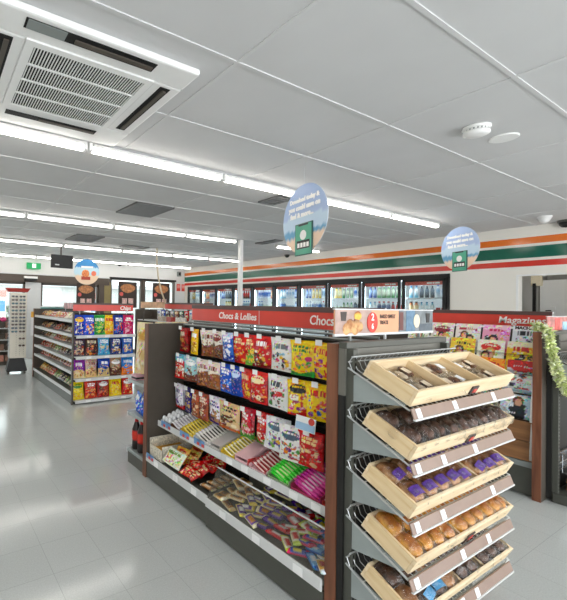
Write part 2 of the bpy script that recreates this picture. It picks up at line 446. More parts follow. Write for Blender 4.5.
# ------------------------------------------------------------------ ceiling fittings
ac = thing('ceiling_air_conditioner', 'white square cassette air conditioner set in the ceiling', 'air conditioner', (.715, 2.165, ZC))
g = G()
o_, i_ = .5, .335
g.box(-o_, o_, -.50, -.325, -.035, 0); g.box(-o_, o_, .35, .615, -.035, 0); g.box(-o_, -.35, -.325, .35, -.035, 0); g.box(.315, o_, -.325, .35, -.035, 0)
g.build('cassette_panel', m_white, ac, bevel=.012)
g = G(); g.box(-.315, .285, -.295, .325, -.034, -.012)
gp = g.build('grille_backing', m_dark, ac)
g = G()
for (a, b, c, dd) in ((-.352, .317, -.33, -.29), (-.352, .317, .32, .355), (-.352, -.31, -.29, .32), (.28, .317, -.29, .32)): g.box(a, b, c, dd, -.043, -.012)
ng = 40
for k in range(ng):
    x = -.31 + .59 * (k + .5) / ng; g.box(x - .0026, x + .0026, -.295, .325, -.0415, -.037)
for k in range(1, 4):
    y = -.29 + .61 * k / 4; g.box(-.31, .28, y - .006, y + .006, -.043, -.036)
g.build('intake_grille', m_white, ac)
def slot(cx, cy, lx, ly):
    s_ = G().box(cx - lx, cx + lx, cy - ly, cy + ly, -.0375, -.0340).build('air_outlet', m_dark, ac)
    along_x = lx > ly
    f = G()
    if along_x: f.box(cx - lx * .3, cx + lx * .96, cy - ly * .2, cy + ly * .55, -.045, -.038)
    else: f.box(cx - lx * .2, cx + lx * .55, cy - ly * .92, cy + ly * .92, -.045, -.038)
    f.build('louvre_flap', m_char, s_)
slot(-.06, -.43, .32, .035); slot(-.02, .445, .30, .03); slot(.405, .0, .032, .30); slot(-.435, 0, .03, .30)
G().box(-.37, -.2, -.462, -.397, -.0395, -.0372).build('control_cover', m_grey, ac)
sd = thing('smoke_detector', 'white round smoke detector with dark slots on the ceiling', 'smoke detector', (3.2, 1.225, ZC))
G().lathe([(.078, 0), (.08, -.012), (.07, -.02)], 28).build('detector_base', m_white, sd, smooth=True)
G().lathe([(.066, -.018), (.066, -.034)], 28).build('vent_band', m_grey, sd)
G().lathe([(.074, -.034), (.074, -.048), (.05, -.06), (.001, -.062)], 28).build('detector_cap', m_white, sd, smooth=True)
g = G()
for k in range(20):
    t = 2 * PI * k / 20
    g.box(.066, .071, -.006, .006, -.034, -.02, mat=Matrix.Rotation(t, 4, 'Z'))
g.build('slot_bars', m_white, sd)
cp = G().lathe([(.085, 0), (.085, -.006), (.08, -.009), (.001, -.009)], 28); o = cp.build('ceiling_cover_plate', m_white, loc=(3.56, 1.20, ZC), smooth=False)
tag(o, 'flat round white cover plate on the ceiling beside the smoke detector', 'cover plate')
ms = thing('motion_sensor', 'small white conical motion sensor on ceiling near cooler wall', 'sensor', (7.0, 1.93, ZC))
G().lathe([(.075, 0), (.075, -.02)], 20).build('sensor_base', m_white, ms)
G().lathe([(.07, -.02), (.045, -.07), (.02, -.085), (.001, -.087)], 20).build('sensor_lens', m_white, ms, smooth=True)
def dome_cam(loc, label, r=.07):
    t = thing('dome_camera', label, 'security camera', loc)
    G().lathe([(r, 0), (r, -r * .35)], 18).build('camera_base', m_char2, t)
    G().lathe([(r * .86, -r * .35), (r * .75, -r * .8), (r * .45, -r * 1.1), (.001, -r * 1.2)], 18).build('camera_dome', m_black, t, smooth=True)
dome_cam((7.52, 1.86, ZC), 'black dome camera on the ceiling above the doorway', .085)
dome_cam((7.45, 6.6, ZC), 'small dark dome camera on the ceiling above the orange stripe', .06)
dome_cam((5.05, 10.95, ZC), 'small dark dome camera near the shopfront bulkhead', .08)
vg = M('dark_vent_grey', '#5e5e5e', .6); vg2 = M('vent_slat_grey', '#757575', .5)
def vent(x0, x1, y0, y1, label, n=14, m=vg2):
    t = thing('ceiling_vent', label, 'vent', ((x0 + x1) / 2, (y0 + y1) / 2, ZC))
    a, b = (x1 - x0) / 2, (y1 - y0) / 2
    G().box(-a, a, -b, b, -.011, 0).build('vent_backing', vg, t)
    g = G()
    for k in range(n):
        y = -b + 2 * b * (k + .5) / n; g.box(-a + .02, a - .02, y - b / n * .45, y + b / n * .45, -.018, -.011)
    g.box(-a, a, -b, -b + .02, -.02, -.01); g.box(-a, a, b - .02, b, -.02, -.01); g.box(-a, -a + .02, -b, b, -.02, -.01); g.box(a - .02, a, -b, b, -.02, -.01)
    g.build('vent_grille', m, t)
vent(2.16, 2.70, 4.22, 4.84, 'dark square ceiling vent between the first two rows of tube lights')
vent(2.28, 2.82, 6.78, 7.5, 'dark square ceiling vent between the second and third tube rows')
vent(3.56, 4.14, 7.45, 7.75, 'narrow dark ceiling vent between the third row and chips aisle', 5)
vent(5.55, 5.75, 5.2, 5.72, 'thin dark slot vent in the ceiling above the cooler aisle', 3)
vent(3.36, 3.6, 3.05, 3.42, 'small grey ceiling vent just beyond the tubes closest to the air conditioner', 6)

# fridge lines, pole, cable
t = G().box(-.035, .035, -.035, .035, 0, ZC).build('power_pole', m_pole, loc=(5.1, 5.63, 0), bevel=.004)
tag(t, 'white square pole running from floor to ceiling between aisles', 'pole')
pts = [(4.36, 7.5, ZC), (4.36, 7.5, 2.45), (4.40, 7.5, 2.15), (4.48, 7.5, 1.85), (4.6, 7.5, 1.57)]
t = G().tube(pts, .018, 8).build('hanging_cable', M('beige_cable', '#d9c9ae', .5), smooth=True)
tag(t, 'beige cable hanging from the ceiling to the far aisle display', 'cable')
ex = thing('exit_sign', 'green exit sign on the bulkhead above the shop doors', 'exit sign', (2.33, YF - .06, 2.47))
G().box(0, .375, -.03, .05, 0, .165).build('sign_box', m_exit, ex, bevel=.004)
G().box(.14, .24, -.034, -.03, .03, .14).build('sign_glyph_panel', m_exitw, ex)
gm = M('exit_figure', '#1d7a48', .5)
g = G(); g.lathe([(.001, .115), (.011, .12), (.011, .13), (.001, .136)], 8, (.195, -.037, 0))
g.tube([(.19, -.037, .11), (.18, -.037, .08), (.165, -.037, .06), (.15, -.037, .06)], .007, 5); g.tube([(.18, -.037, .08), (.2, -.037, .065), (.2, -.037, .04)], .007, 5)
g.tube([(.17, -.037, .098), (.19, -.037, .105), (.215, -.037, .092)], .005, 5)
g.build('running_figure', gm, ex)
tv = thing('hanging_monitor', 'black monitor hanging from the ceiling near the exit sign', 'monitor', (2.38, 8.0, 2.26), rz=math.radians(6))
G().box(-.235, .235, -.02, .03, 0, .27).build('monitor_body', m_black, tv, bevel=.006)
G().box(-.215, .215, -.024, -.02, .025, .252).build('monitor_screen', M('dim_screen', '#17181a', .4), tv)
G().box(-.16, -.07, -.027, -.024, .05, .075).build('screen_caption', m_lgrey, tv)
G().tube([(0, .03, .2), (0, .06, .22), (0, .06, ZC - 2.26)], .016, 8).build('ceiling_pole', m_char, tv)

# ------------------------------------------------------------------ printed designs
import colorsys
def cl(s):
    s = s.lstrip('#'); h, sa, v = colorsys.rgb_to_hsv(*[int(s[i:i + 2], 16) / 255 for i in (0, 2, 4)])
    return tuple(lin(c) for c in colorsys.hsv_to_rgb(h, min(1, sa * 1.18), v))
def mixc(a, b, t): return tuple(x * (1 - t) + y * t for x, y in zip(a, b))
def design(base, logo='#ffffff', art=(), bottom=None, top=None, seed=0, nlogo=2, specks=12, side=None):
    r = random.Random(seed * 17 + 3)
    B = cl(base); L = cl(logo); A = [cl(c) for c in art]
    ell = []
    for k in range(specks):
        if A: ell.append((r.uniform(.15, .85), r.uniform(.1, .55), r.uniform(.04, .15), r.uniform(.03, .09), r.choice(A)))
    if A:
        for k in range(specks * 3):
            q = r.choice(A); q = mixc(q, (r.random(), r.random() * .8, r.random() * .7), .3)
            ell.append((r.uniform(.1, .9), r.uniform(.06, .7), r.uniform(.02, .06), r.uniform(.012, .035), q))
    bars = []
    for k in range(nlogo):
        v = .80 - .10 * k; w = r.uniform(.22, .36)
        segs = []
        u = .5 - w
        while u < .5 + w:
            du = r.uniform(.04, .10); segs.append((u, u + du * .72)); u += du
        bars.append((v, .038, segs))
    stl = r.randrange(3)
    if stl == 1:
        ell.append((.5, .76, .38, .125, L)); bars = [(bv - .01, .022, sg) for bv, bh, sg in bars[:1]]; L = B
    elif stl == 2:
        bars = [(.74, .075, bars[0][2])] if bars else bars
    def f(u, v):
        c = B
        if bottom and v < bottom[0] + .05 * math.sin(u * 5 + seed): c = cl(bottom[1])
        if top and v > top[0] - .03 * math.sin(u * 6 + seed): c = cl(top[1])
        if side and (u < side[0] or u > 1 - side[0]): c = cl(side[1])
        for (eu, ev, ru, rv, ec) in ell:
            if ((u - eu) / ru) ** 2 + ((v - ev) / rv) ** 2 < 1: c = ec
        for (bv, bh, segs) in bars:
            if abs(v - bv - .03 * math.sin(u * 4)) < bh:
                for (a, b) in segs:
                    if a < u < b: c = L
        return c
    return f

def pouch(w, h, t, des, seed=0, nu=30, nv=40, crimp=.05):
    """sealed puffed packet: x across, z up from 0 to h, front toward -y"""
    r = random.Random(seed); ph = [r.uniform(0, 6.28) for _ in range(6)]
    def th(u, v):
        a = 1 - abs(2 * u - 1) ** 2.6
        vv = (v - crimp) / (1 - 2 * crimp)
        if vv <= 0 or vv >= 1: return .0012
        b = math.sin(PI * vv) ** .55
        wr = 1 + .10 * math.sin(7 * u + ph[0] + 5 * v) + .07 * math.sin(17 * v + ph[1]) + .05 * math.sin(23 * u + ph[2])
        return max(.0012, t * .5 * a * b * wr)
    def side(sgn):
        def fn(u, v):
            vv = min(1, max(0, (v - crimp) / (1 - 2 * crimp)))
            ww = w * (1 - .07 * math.sin(PI * vv) + .012 * math.sin(9 * v + ph[3]))
            z = h * v
            y = sgn * th(u, v)
            if v < crimp or v > 1 - crimp: y += .0015 * math.sin(u * 60)
            return ((u - .5) * ww, y, z)
        return fn
    g = G()
    g.grid(side(-1), nu, nv, des)
    g.grid(side(1), nu, nv // 2, lambda u, v: des(.03, v), flip=True)
    return g

def flow_bar(l, w, h, cols, seed=0):
    """flow-wrapped bar along x with crimped ends; cols(u)->colour"""
    n = 10; nl = 16
    vs = []; fs = []; cs = []
    r = random.Random(seed)
    for i in range(nl + 1):
        u = i / nl; x = (u - .5) * l
        e = min(1, min(u, 1 - u) / .1)
        hh = h * (.06 + .94 * math.sin(e * PI / 2) ** .7); ww = w * (1.08 - .08 * e)
        for k in range(n):
            t = 2 * PI * k / n
            cx, cy = math.cos(t), math.sin(t)
            p = 3.2
            q = (abs(cx) ** p + abs(cy) ** p) ** (-1 / p)
            vs.append((x, cx * q * ww / 2, h / 2 + cy * q * hh / 2)); cs.append(cols(u, t))
    for i in range(nl):
        for k in range(n): fs.append((i * n + k, i * n + (k + 1) % n, (i + 1) * n + (k + 1) % n, (i + 1) * n + k))
    fs.append(tuple(range(n))); fs.append(tuple(nl * n + k for k in range(n)))
    return G().add(vs, fs, cs)
def barcols(base, band=None, end=None, print_shine=None, seed=0):
    r = random.Random(seed); B = cl(base); D = cl(band) if band else B; E_ = cl(end) if end else B; T = cl(print_shine) if print_shine else D
    cut = [r.uniform(.2, .8) for _ in range(4)]
    def f(u, t):
        if u < .09 or u > .91: return E_
        q = math.sin(t)
        if .17 < u < .83 and q > .55: return T if (.28 + .1 * math.sin(seed) < u < .74 and q > .86) else D  # stripe along the top: wrapper print with thin highlights put into its colour
        if .3 < u < .62 and q > .1: return D
        return B
    return f

# ------------------------------------------------------------------ hanging round signs
def disc_sign(loc, R_, ang, label, kind, top):
    """disc in the plane of direction (cos ang, sin ang) and z, front toward the viewer"""
    d = Vector((math.cos(ang), math.sin(ang), 0)); up = Vector((0, 0, 1)); nrm = d.cross(up)
    mw = Matrix(((d.x, up.x, nrm.x, loc[0]), (d.y, up.y, nrm.y, loc[1]), (d.z, up.z, nrm.z, loc[2]), (0, 0, 0, 1)))
    t = thing('hanging_disc_sign', label, 'sign', mw=mw, group='round signs on strings')
    def col(x, y):
        if kind == 'beach':
            if y > .1: return mixc(cl('#aebfdd'), cl('#9db3d8'), min(1, max(0, y)))
            if y > -.30 - .03 * x: return cl('#c3d6e6')
            if y > -.48 + .06 * x: return cl('#6fa3c4')
            return cl('#ecd3bd')
        if y > .35: return cl('#3f86b8')
        if y > -.25: return cl('#bfd9e4')
        return cl('#f2d9bf')
    def fn(z, flip=False):
        return lambda u, v: (R_ * v * math.cos(2 * PI * u), R_ * v * math.sin(2 * PI * u), z)
    g = G()
    cf = lambda u, v: col(v * math.cos(2 * PI * u), v * math.sin(2 * PI * u))
    g.grid(fn(.002), 48, 20, cf); g.grid(fn(-.002), 48, 20, cf, flip=True)
    g.add([(R_ * math.cos(2 * PI * k / 48), R_ * math.sin(2 * PI * k / 48), z) for k in range(48) for z in (.002, -.002)],
          [(2 * k, 2 * k + 1, (2 * k + 3) % 96, (2 * k + 2) % 96) for k in range(48)], [cl('#dfe6ee')] * 96)
    g.build('disc', m_card, t)
    if kind == 'beach':
        I = Matrix.Translation
        ph = G().box(-.36 * R_, .42 * R_, -1.05 * R_, -.12 * R_, .0025, .012).build('phone_picture', M('phone_case', '#2f5f58', .4), t, bevel=.006)
        G().box(-.32 * R_, .38 * R_, -1.02 * R_, -.16 * R_, .012, .0135).build('phone_screen', M('phone_green', '#4aa587', .4), ph)
        G().box(-.18 * R_, .24 * R_, -.2 * R_, -.15 * R_, .0135, .0145).build('phone_notch', m_black, ph)
        G().lathe([(.14 * R_, .0135), (.14 * R_, .0148), (.001, .0148)], 18, (.03 * R_, -.47 * R_, 0)).build('phone_badge', m_white, ph)
        G().box(-.26 * R_, .32 * R_, -.86 * R_, -.62 * R_, .0135, .0145).build('phone_caption', m_black, ph)
        cg_ = G()
        for q in range(4): cg_.box((-.22 + .135 * q) * R_, (-.12 + .135 * q) * R_, -.82 * R_, -.69 * R_, .0145, .0155)
        cg_.build('caption_blocks', m_text, ph)
        text('Download today &', .17 * R_, I((0, .58 * R_, .004)), m_text, t, align='CENTER', bold=.0035)
        text('you could save on', .19 * R_, I((0, .36 * R_, .004)), m_text, t, align='CENTER', bold=.004)
        text('fuel & more...', .19 * R_, I((-.1 * R_, .14 * R_, .004)), m_text, t, align='CENTER', bold=.004)
    else:
        G().lathe([(.3 * R_, .0025), (.3 * R_, .006), (.22 * R_, .012), (.001, .014)], 20, (-.1 * R_, -.12 * R_, 0)).build('food_picture', crust('sauce_orange', '#c4472a', '#f0a05a', 60), t)
        G().box(-.42 * R_, .28 * R_, -.62 * R_, -.36 * R_, .0025, .008).build('tray_picture', M('rust_tray', '#b0402c', .5), t)
        G().lathe([(.2 * R_, .0025), (.2 * R_, .007), (.001, .007)], 18, (.55 * R_, -.1 * R_, 0)).build('price_roundel', M('coral_roundel', '#ef7b55', .5), t)
        G().box(-.45 * R_, .5 * R_, .32 * R_, .46 * R_, .0025, .004).build('headline_bar', m_white, t)
    G().tube([(0, R_ * .98, 0), (0, top - loc[2], 0)], .0022, 4).build('string', m_lgrey, t)
    return t
disc_sign((2.72, 2.235, 2.285), .292, math.radians(-104), 'round beach sign with green phone, hanging over the lolly aisle', 'beach', ZC)
disc_sign((6.2, 2.55, 2.365), .292, math.radians(-113), 'round beach sign with green phone, hanging in front of cooler wall stripes', 'beach', ZC)
disc_sign((3.06, 8.38, 2.24), .285, math.radians(-10), 'round food sign in blue and peach hanging above the chips aisle', 'food', ZC)

# ------------------------------------------------------------------ drinks cooler along the right wall
cool = thing('drinks_cooler', 'black framed wall of glass door drink coolers below the stripes', 'cooler', (XR, 3.27, 0))
CY0, CY1, CX1 = 0.0, 7.72, .95
g = G(); g.box(.0, CX1, CY0, CY1, 2.13, 2.148); g.box(CX1, CX1 + .03, CY0, CY1, 0, 2.148); g.box(.0, CX1, CY0 - .0, CY0 + .03, 0, 2.13); g.box(0, CX1, CY1 - .03, CY1, 0, 2.13); g.box(.1, CX1, CY0, CY1, 0.0, .12)
g.build('cabinet', m_white, cool)
nd = 10; P_ = CY1 / nd
g = G(); g.box(-.02, .06, CY0, CY1, 2.07, 2.148); g.box(-.02, .06, CY0, CY1, 0, .14); g.box(-.02, .06, 0, .05, 0, 2.1); g.box(-.02, .06, CY1 - .05, CY1, 0, 2.1)
g.build('frame', m_black, cool, bevel=.004)
for k in range(nd):
    a, b = k * P_ + .012, (k + 1) * P_ - .012
    a = max(a, .05); b = min(b, CY1 - .05)
    f = G(); f.box(-.04, -.005, a, a + .05, .15, 2.075); f.box(-.04, -.005, b - .05, b, .15, 2.075); f.box(-.04, -.005, a, b, 2.03, 2.075); f.box(-.04, -.005, a, b, .15, .2)
    dr = f.build('door', m_black, cool, bevel=.004)
    G().box(-.026, -.018, a + .05, b - .05, .2, 2.03).build('glass_pane', m_glass, dr)
    hs = G().box(-.014, -.008, a + .05, b - .05, 1.965, 2.03).build('header_strip', m_red_sign, dr)
    G().tube([(-.07, b - .025, .95), (-.07, b - .025, 1.3)], .011).build('handle', m_chrome, dr)
    hg = G()
    for q, (q0, q1) in enumerate(((.10, .17), (.18, .21), (.22, .30))): hg.box(-.0155, -.014, a + q0, a + q1, 1.985, 2.012)
    hg.build('strip_lettering', m_text, hs)
    G().box(.05, .075, (k + 1) * P_ - .02, (k + 1) * P_ + .02, .2, 2.08).build('led_strip', m_led, cool)
    for z in (.3, .75, 1.1, 1.445, 1.745):
        s_ = G().box(.1, .55, a, b, z - .015, z)
        s_.build('shelf', m_lgrey, cool)
G().box(.05, .09, .05, CY1 - .05, 2.05, 2.075).build('led_strip', m_led, cool)
def bottle_mesh(style, c1, c2, cap):
    A, B_, K = cl(c1), cl(c2), cl(cap)
    if style == 0: prof = [(.028, 0), (.031, .02), (.031, .12), (.027, .15), (.013, .19), (.012, .21), (.015, .21), (.015, .228), (.001, .228)]; cs = [A, A, B_, B_, A, A, K, K, K]
    elif style == 1: prof = [(.030, 0), (.033, .004), (.033, .115), (.028, .125), (.026, .128), (.001, .124)]; cs = [A, A, B_, B_, cl('#cccccc'), cl('#cccccc')]
    else: prof = [(.036, 0), (.038, .01), (.036, .08), (.038, .15), (.02, .2), (.018, .21), (.02, .21), (.02, .235), (.001, .235)]; cs = [A, A, B_, B_, A, A, K, K, K]
    return G().lathe(prof, 10, cols=cs).mesh('drink_bottle', m_card)
BCOL = [('#e8eef5', '#4b7fc0', '#ffffff', 'blue labelled'), ('#2b2019', '#c7352b', '#c7352b', 'red labelled'), ('#f2d14a', '#f7f0d0', '#2f6e3f', 'yellow'), ('#3f9a5a', '#e9f2df', '#e9e9e9', 'green'),
        ('#2a4f9c', '#bcd3ee', '#1d2c55', 'navy blue'), ('#e9ecef', '#9db7cc', '#4b7fc0', 'clear white'), ('#e6792b', '#fbe0b5', '#333333', 'orange'), ('#7fc4dd', '#ffffff', '#2b6fa0', 'aqua'), ('#252a30', '#788591', '#c9c9c9', 'black'), ('#d8dde2', '#6b7c9c', '#cc3a33', 'silver')]
bmesh_cache = [[bottle_mesh(s, *c[:3]) for c in BCOL] for s in range(3)]
rb = random.Random(5)
for k in range(nd):
    for zi, (z, nm) in enumerate(((1.745, 'upper'), (1.445, 'lower'))):
        ci = rb.randrange(len(BCOL)); st = rb.choice((0, 0, 2)) if zi == 0 else rb.choice((0, 1, 2))
        for j in range(8):
            if j % 3 == 0: ci = rb.randrange(len(BCOL)); st = rb.choice((0, 2, 0)) if zi == 0 else rb.choice((0, 1, 2))
            o = link('drink_bottle', bmesh_cache[st][ci], loc=(XR + .16, 3.27 + k * P_ + .075 + j * .0885, z), smooth=True)
            o.scale = (1, 1, .98)
            tag(o, '%s drink, %s on the %s shelf behind the %s cooler door from the doorway' % (BCOL[ci][3], ORD[j], nm, ORD[k]), 'drink', 'drinks in the wall coolers')
            if zi == 0 or True:
                pass

# ------------------------------------------------------------------ shelf gondola with end panels (local frame at X0,Y0)
def end_panel(t, x0, x1, y0, y1, h, edge=True):
    p = G().box(x0, x1, y0, y1, 0, h).build('end_panel', m_char, t, bevel=.003)
    if edge:
        G().box(x0 - .006, x0 + .001, y0, y1, 0, h).build('edge_trim', m_walnut, p)
    return p

# ---- candy gondola
GX0, GX1, GY0, GY1, GH = 1.71, 2.655, 1.20, 3.14, 1.372
cg = thing('candy_gondola', 'dark gondola shelf of hanging lolly bags and chocolate bars', 'store shelf', (0, 0, 0))
end_panel(cg, GX0 + .006, GX1, GY0, GY0 + .058, GH)
end_panel(cg, GX0 + .006, GX1, GY1 - .058, GY1, GH)
ya, yb = GY0 + .058, GY1 - .058
ym = 2.19
G().box(2.13, 2.17, ya, yb, .1, GH - .02).build('back_panel', m_dark, cg)
for y0, y1, dx in ((ym, yb, 0), (ya, ym, -.018)):
    G().box(GX0 + .01 + dx, GX0 + .03 + dx, y0 + .004, y1, .012, .15).build('kick_plate', m_char2, cg, bevel=.002)
    G().box(GX0 + dx, GX0 + .012 + dx, y0 + .004, y1, .152, .215).build('price_rail', m_lgrey, cg, bevel=.004)
    G().box(GX0 + .012 + dx, 2.13, y0 + .004, y1, .18, .205).build('base_deck', M('deck_grey', '#6a6963', .4) if dx else m_char2, cg)
    if dx: G().box(2.10, 2.112, ya, ym, .206, .44).build('bin_back', M('bin_grey', '#77756f', .35), cg)
    s_ = G(); s_.hexa([(1.84, y0 + .004, .455), (2.13, y0 + .004, .545), (2.13, y1, .545), (1.84, y1, .455), (1.84, y0 + .004, .475), (2.13, y0 + .004, .565), (2.13, y1, .565), (1.84, y1, .475)])
    s_.build('shelf', m_char2, cg)
    G().box(1.828, 1.84, y0 + .004, y1, .445, .497).build('price_rail', m_lgrey, cg, bevel=.004)
G().box(2.17, GX1 - .02, ya, yb, .1, .2).build('base_deck', m_char2, cg)
G().box(2.6, GX1 - .01, ya, yb, .0, .1).build('kick_plate', m_char2, cg)
for z, xx in ((GH - .01, 2.1), (GH + .012, 2.15)):
    G().tube([(xx, ya, z), (xx, yb, z)], .009, 6).build('top_rail', m_grey, cg)
for z in (1.36, 1.105, .84):
    G().box(2.105, 2.13, ya, yb, z - .03, z - .012).build('hook_bar', m_black, cg)
# price tickets with red and blue print on rails
def rail_tickets(ys, x, z, w=.07, h=.045):
    for i, y in enumerate(ys):
        p = G().box(x - .003, x, y - w / 2, y + w / 2, z - h / 2, z + h / 2).build('price_ticket', m_tblue, cg)
        G().box(x - .0045, x - .003, y - w / 2, y - w * .05, z - h / 2, z).build('ticket_panel', m_red_sign, p)
m_tblue = M('ticket_blue', '#6f9ccb', .5)
rail_tickets([2.98, 2.9, 2.68, 2.62, 2.48, 2.42], 1.828, .49)
rail_tickets([3.03, 2.98], 1.71, .21)
for y in (2.1, 1.95, 1.75, 1.55, 1.4): G().box(1.825, 1.828, y - .03, y + .03, .452, .49).build('price_ticket', m_ticket, cg)
for y in (2.9, 2.6, 2.35, 2.0, 1.7, 1.4): G().box(1.687, 1.69, y - .03, y + .03, .16, .205).build('price_ticket', m_ticket, cg) if y < 2.19 else G().box(1.706, 1.71, y - .03, y + .03, .16, .205).build('price_ticket', m_ticket, cg)
# acrylic bin front on the near bay
ab = G(); ab.hexa([(1.70, ya + .005, .212), (1.706, ya + .005, .212), (1.706, ym - .01, .212), (1.70, ym - .01, .212), (1.79, ya + .005, .405), (1.796, ya + .005, .405), (1.796, ym - .01, .405), (1.79, ym - .01, .405)])
abo = ab.build('clear_bin_front', m_acryl, cg)
G().tube([(1.793, ya + .005, .407), (1.793, ym - .01, .407)], .005, 6).build('bin_rim', m_lgrey, abo)
s_ = G().hexa([(1.702, ym - .012, .212), (2.1, ym - .012, .212), (2.1, ym - .008, .212), (1.702, ym - .008, .212), (1.792, ym - .012, .405), (2.1, ym - .012, .405), (2.1, ym - .008, .405), (1.792, ym - .008, .405)])
s_.build('clear_bin_side', m_acryl, cg)
for y in (1.95, 1.72, 1.50):
    G().box(1.8, 2.1, y - .002, y + .002, .206, .27).build('clear_divider', m_acryl, cg)

# hanging bags: rows of (y, w, name, base, logo, art, bottom/top)
W_ = '#f2efe8'
row1 = [(2.885, .17, 'dark red chocolate', '#a02222', '#f2e6d0', ['#5a2313', '#d8a056'], None, None),
        (2.7, .13, 'yellow', '#efc51d', '#ffffff', ['#f7e27a', '#b1761d'], None, None),
        (2.56, .14, 'white and brown nut', '#e6ddd2', '#6b3a2a', ['#6b3a24', '#a8683c', '#8a4b2e'], (.45, '#8b5a3a'), None),
        (2.42, .14, 'brown and white choc', '#e9e1d6', '#7a2d2d', ['#54301f', '#8f5a35'], (.5, '#7a4a30'), None),
        (2.28, .16, 'blue and white', '#3f74c4', '#ffffff', ['#f0f2f8', '#173c8e', '#dfe8f6'], (.2, '#1740a0'), (.8, '#c9d8ef')),
        (2.15, .16, 'red and orange', '#d2301f', '#f7e4b2', ['#f08a2a', '#f4c43a', '#a51618'], None, None),
        (2.05, .11, 'red and green', '#c92a24', '#ffe9b0', ['#5ea33c', '#f1c93e'], (.3, '#7bb043'), None),
        (1.94, .165, 'bright red jelly', '#c8202a', '#ffffff', ['#f4e8d8', '#5a2d1c', '#e0b04a'], (.15, '#7d1f1c'), (.9, '#e23a36')),
        (1.768, .17, 'white', '#e9e7e2', '#6f7478', ['#f0c53c', '#d7508a', '#2b2b2b', '#8cc1d8'], None, None),
        (1.612, .165, 'yellow and green', '#f0d31f', '#1f7a3a', ['#d9479a', '#ef8a2a', '#3b9a43', '#c53a7c'], (.12, '#2f8a3a'), None),
        (1.472, .165, 'sunny yellow', '#f4cf1a', '#c5301f', ['#e0622a', '#8e3b97', '#d92f2f'], None, None)]
row2 = [(2.915, .13, 'red santa', '#c92428', '#ffffff', ['#f4efe8', '#2b1a18', '#e8b89a'], None, (.75, '#7cc3d2')),
        (2.765, .16, 'pale teal', '#a9d3d8', '#ffffff', ['#7a3f30', '#e8e0d8', '#5a2a20'], (.3, '#7a4434'), None),
        (2.575, .14, 'white and brown', '#e6ddd2', '#7a2d2d', ['#54301f', '#8f5a35', '#c28a55'], (.55, '#8a5638'), None),
        (2.43, .14, 'cream and brown', '#eadfd0', '#7a2d2d', ['#7a4a2c', '#a86a3c'], (.55, '#94603e'), None),
        (2.29, .17, 'royal blue', '#1d5fc4', '#ffffff', ['#e9eef6', '#7a4a2c', '#4b93e8'], None, None),
        (2.175, .11, 'deep blue', '#164ba8', '#cfe0f8', ['#0f3888'], None, None),
        (2.075, .14, 'scarlet and orange', '#d2381f', '#f7e4b2', ['#f0a02a', '#f4d04a', '#7a1a18'], None, None),
        (1.945, .15, 'crimson', '#c6242a', '#f8e4b8', ['#f0a64a', '#f6e7c8', '#7a1a18'], None, (.88, '#e04038')),
        (1.782, .17, 'white', '#e6e6e4', '#4a4f55', ['#d94a3f', '#3f8a4a', '#6a3a28', '#c23a5a'], None, None),
        (1.622, .165, 'yellow and red', '#f0d02a', '#1f1f1f', ['#d9479a', '#c0392b', '#7a2f6a', '#f2eedc'], (.1, '#c22a22'), None),
        (1.487, .16, 'sunny yellow', '#f5d31c', '#c5301f', ['#e0622a', '#2f5fae', '#8e3b97', '#d92f2f'], None, None)]
row3 = [(2.95, .16, 'white and purple', '#e9e6ee', '#3a2a6a', ['#4a3a8a', '#8a7ab8', '#c5c1d6'], (.15, '#cc2a2a'), None),
        (2.79, .11, 'navy purple', '#2f2768', '#e8dcb0', ['#b89a5a', '#54499a'], None, None),
        (2.67, .13, 'brown and red', '#a8603f', '#f4e6d2', ['#7a2a1e', '#e0c09a', '#5a2d1c'], None, None),
        (2.555, .13, 'choc brown', '#9a5238', '#f4e6d2', ['#6a2a20', '#e6cfae'], None, None),
        (2.42, .17, 'white and violet', '#ece8f0', '#3c2a7a', ['#6a4a30', '#b48a5a'], (.3, '#46307f'), None),
        (2.235, .2, 'tan nut', '#dcbf94', '#2a2320', ['#6a3a22', '#f0e0c0', '#4a2a1a'], (.15, '#b4632f'), None),
        (2.065, .125, 'pink and green', '#c8384a', '#ffffff', ['#6fb14a', '#f2d0cc', '#e88aa0'], (.2, '#4f8f3a'), None),
        (1.925, .14, 'red and white', '#cc2f2a', '#ffffff', ['#f4e6d4', '#b81e24'], (.18, '#58883a'), None),
        (1.785, .165, 'silver white', '#e6e8ea', '#5a6a7a', ['#7ab04a', '#6a3a8a', '#e0b040', '#3a5a9a'], None, None),
        (1.655, .165, 'white with big fruit pictures', '#ecebe8', '#4a5a6a', ['#6a2a7a', '#e08a2a', '#c22a3a', '#4a8a3a'], None, None),
        (1.535, .16, 'glossy red', '#c81f26', '#f4d8a0', ['#e8c8a0', '#7a1418', '#e8504a'], None, None)]
hook_me = None
def hook(y, z, x=1.955):
    global hook_me
    if hook_me is None:
        hook_me = G().tube([(2.12 - 1.955, 0, 0), (-.03, 0, .004), (-.034, 0, .016)], .0028, 5).mesh('peg_hook', m_chrome)
        hook.tm = G().box(-.038, -.035, -.021, .021, -.004, .028).mesh('price_tag', m_ticket)
    h = link('peg_hook', hook_me, cg, loc=(x, y, z)); link('price_tag', hook.tm, h)
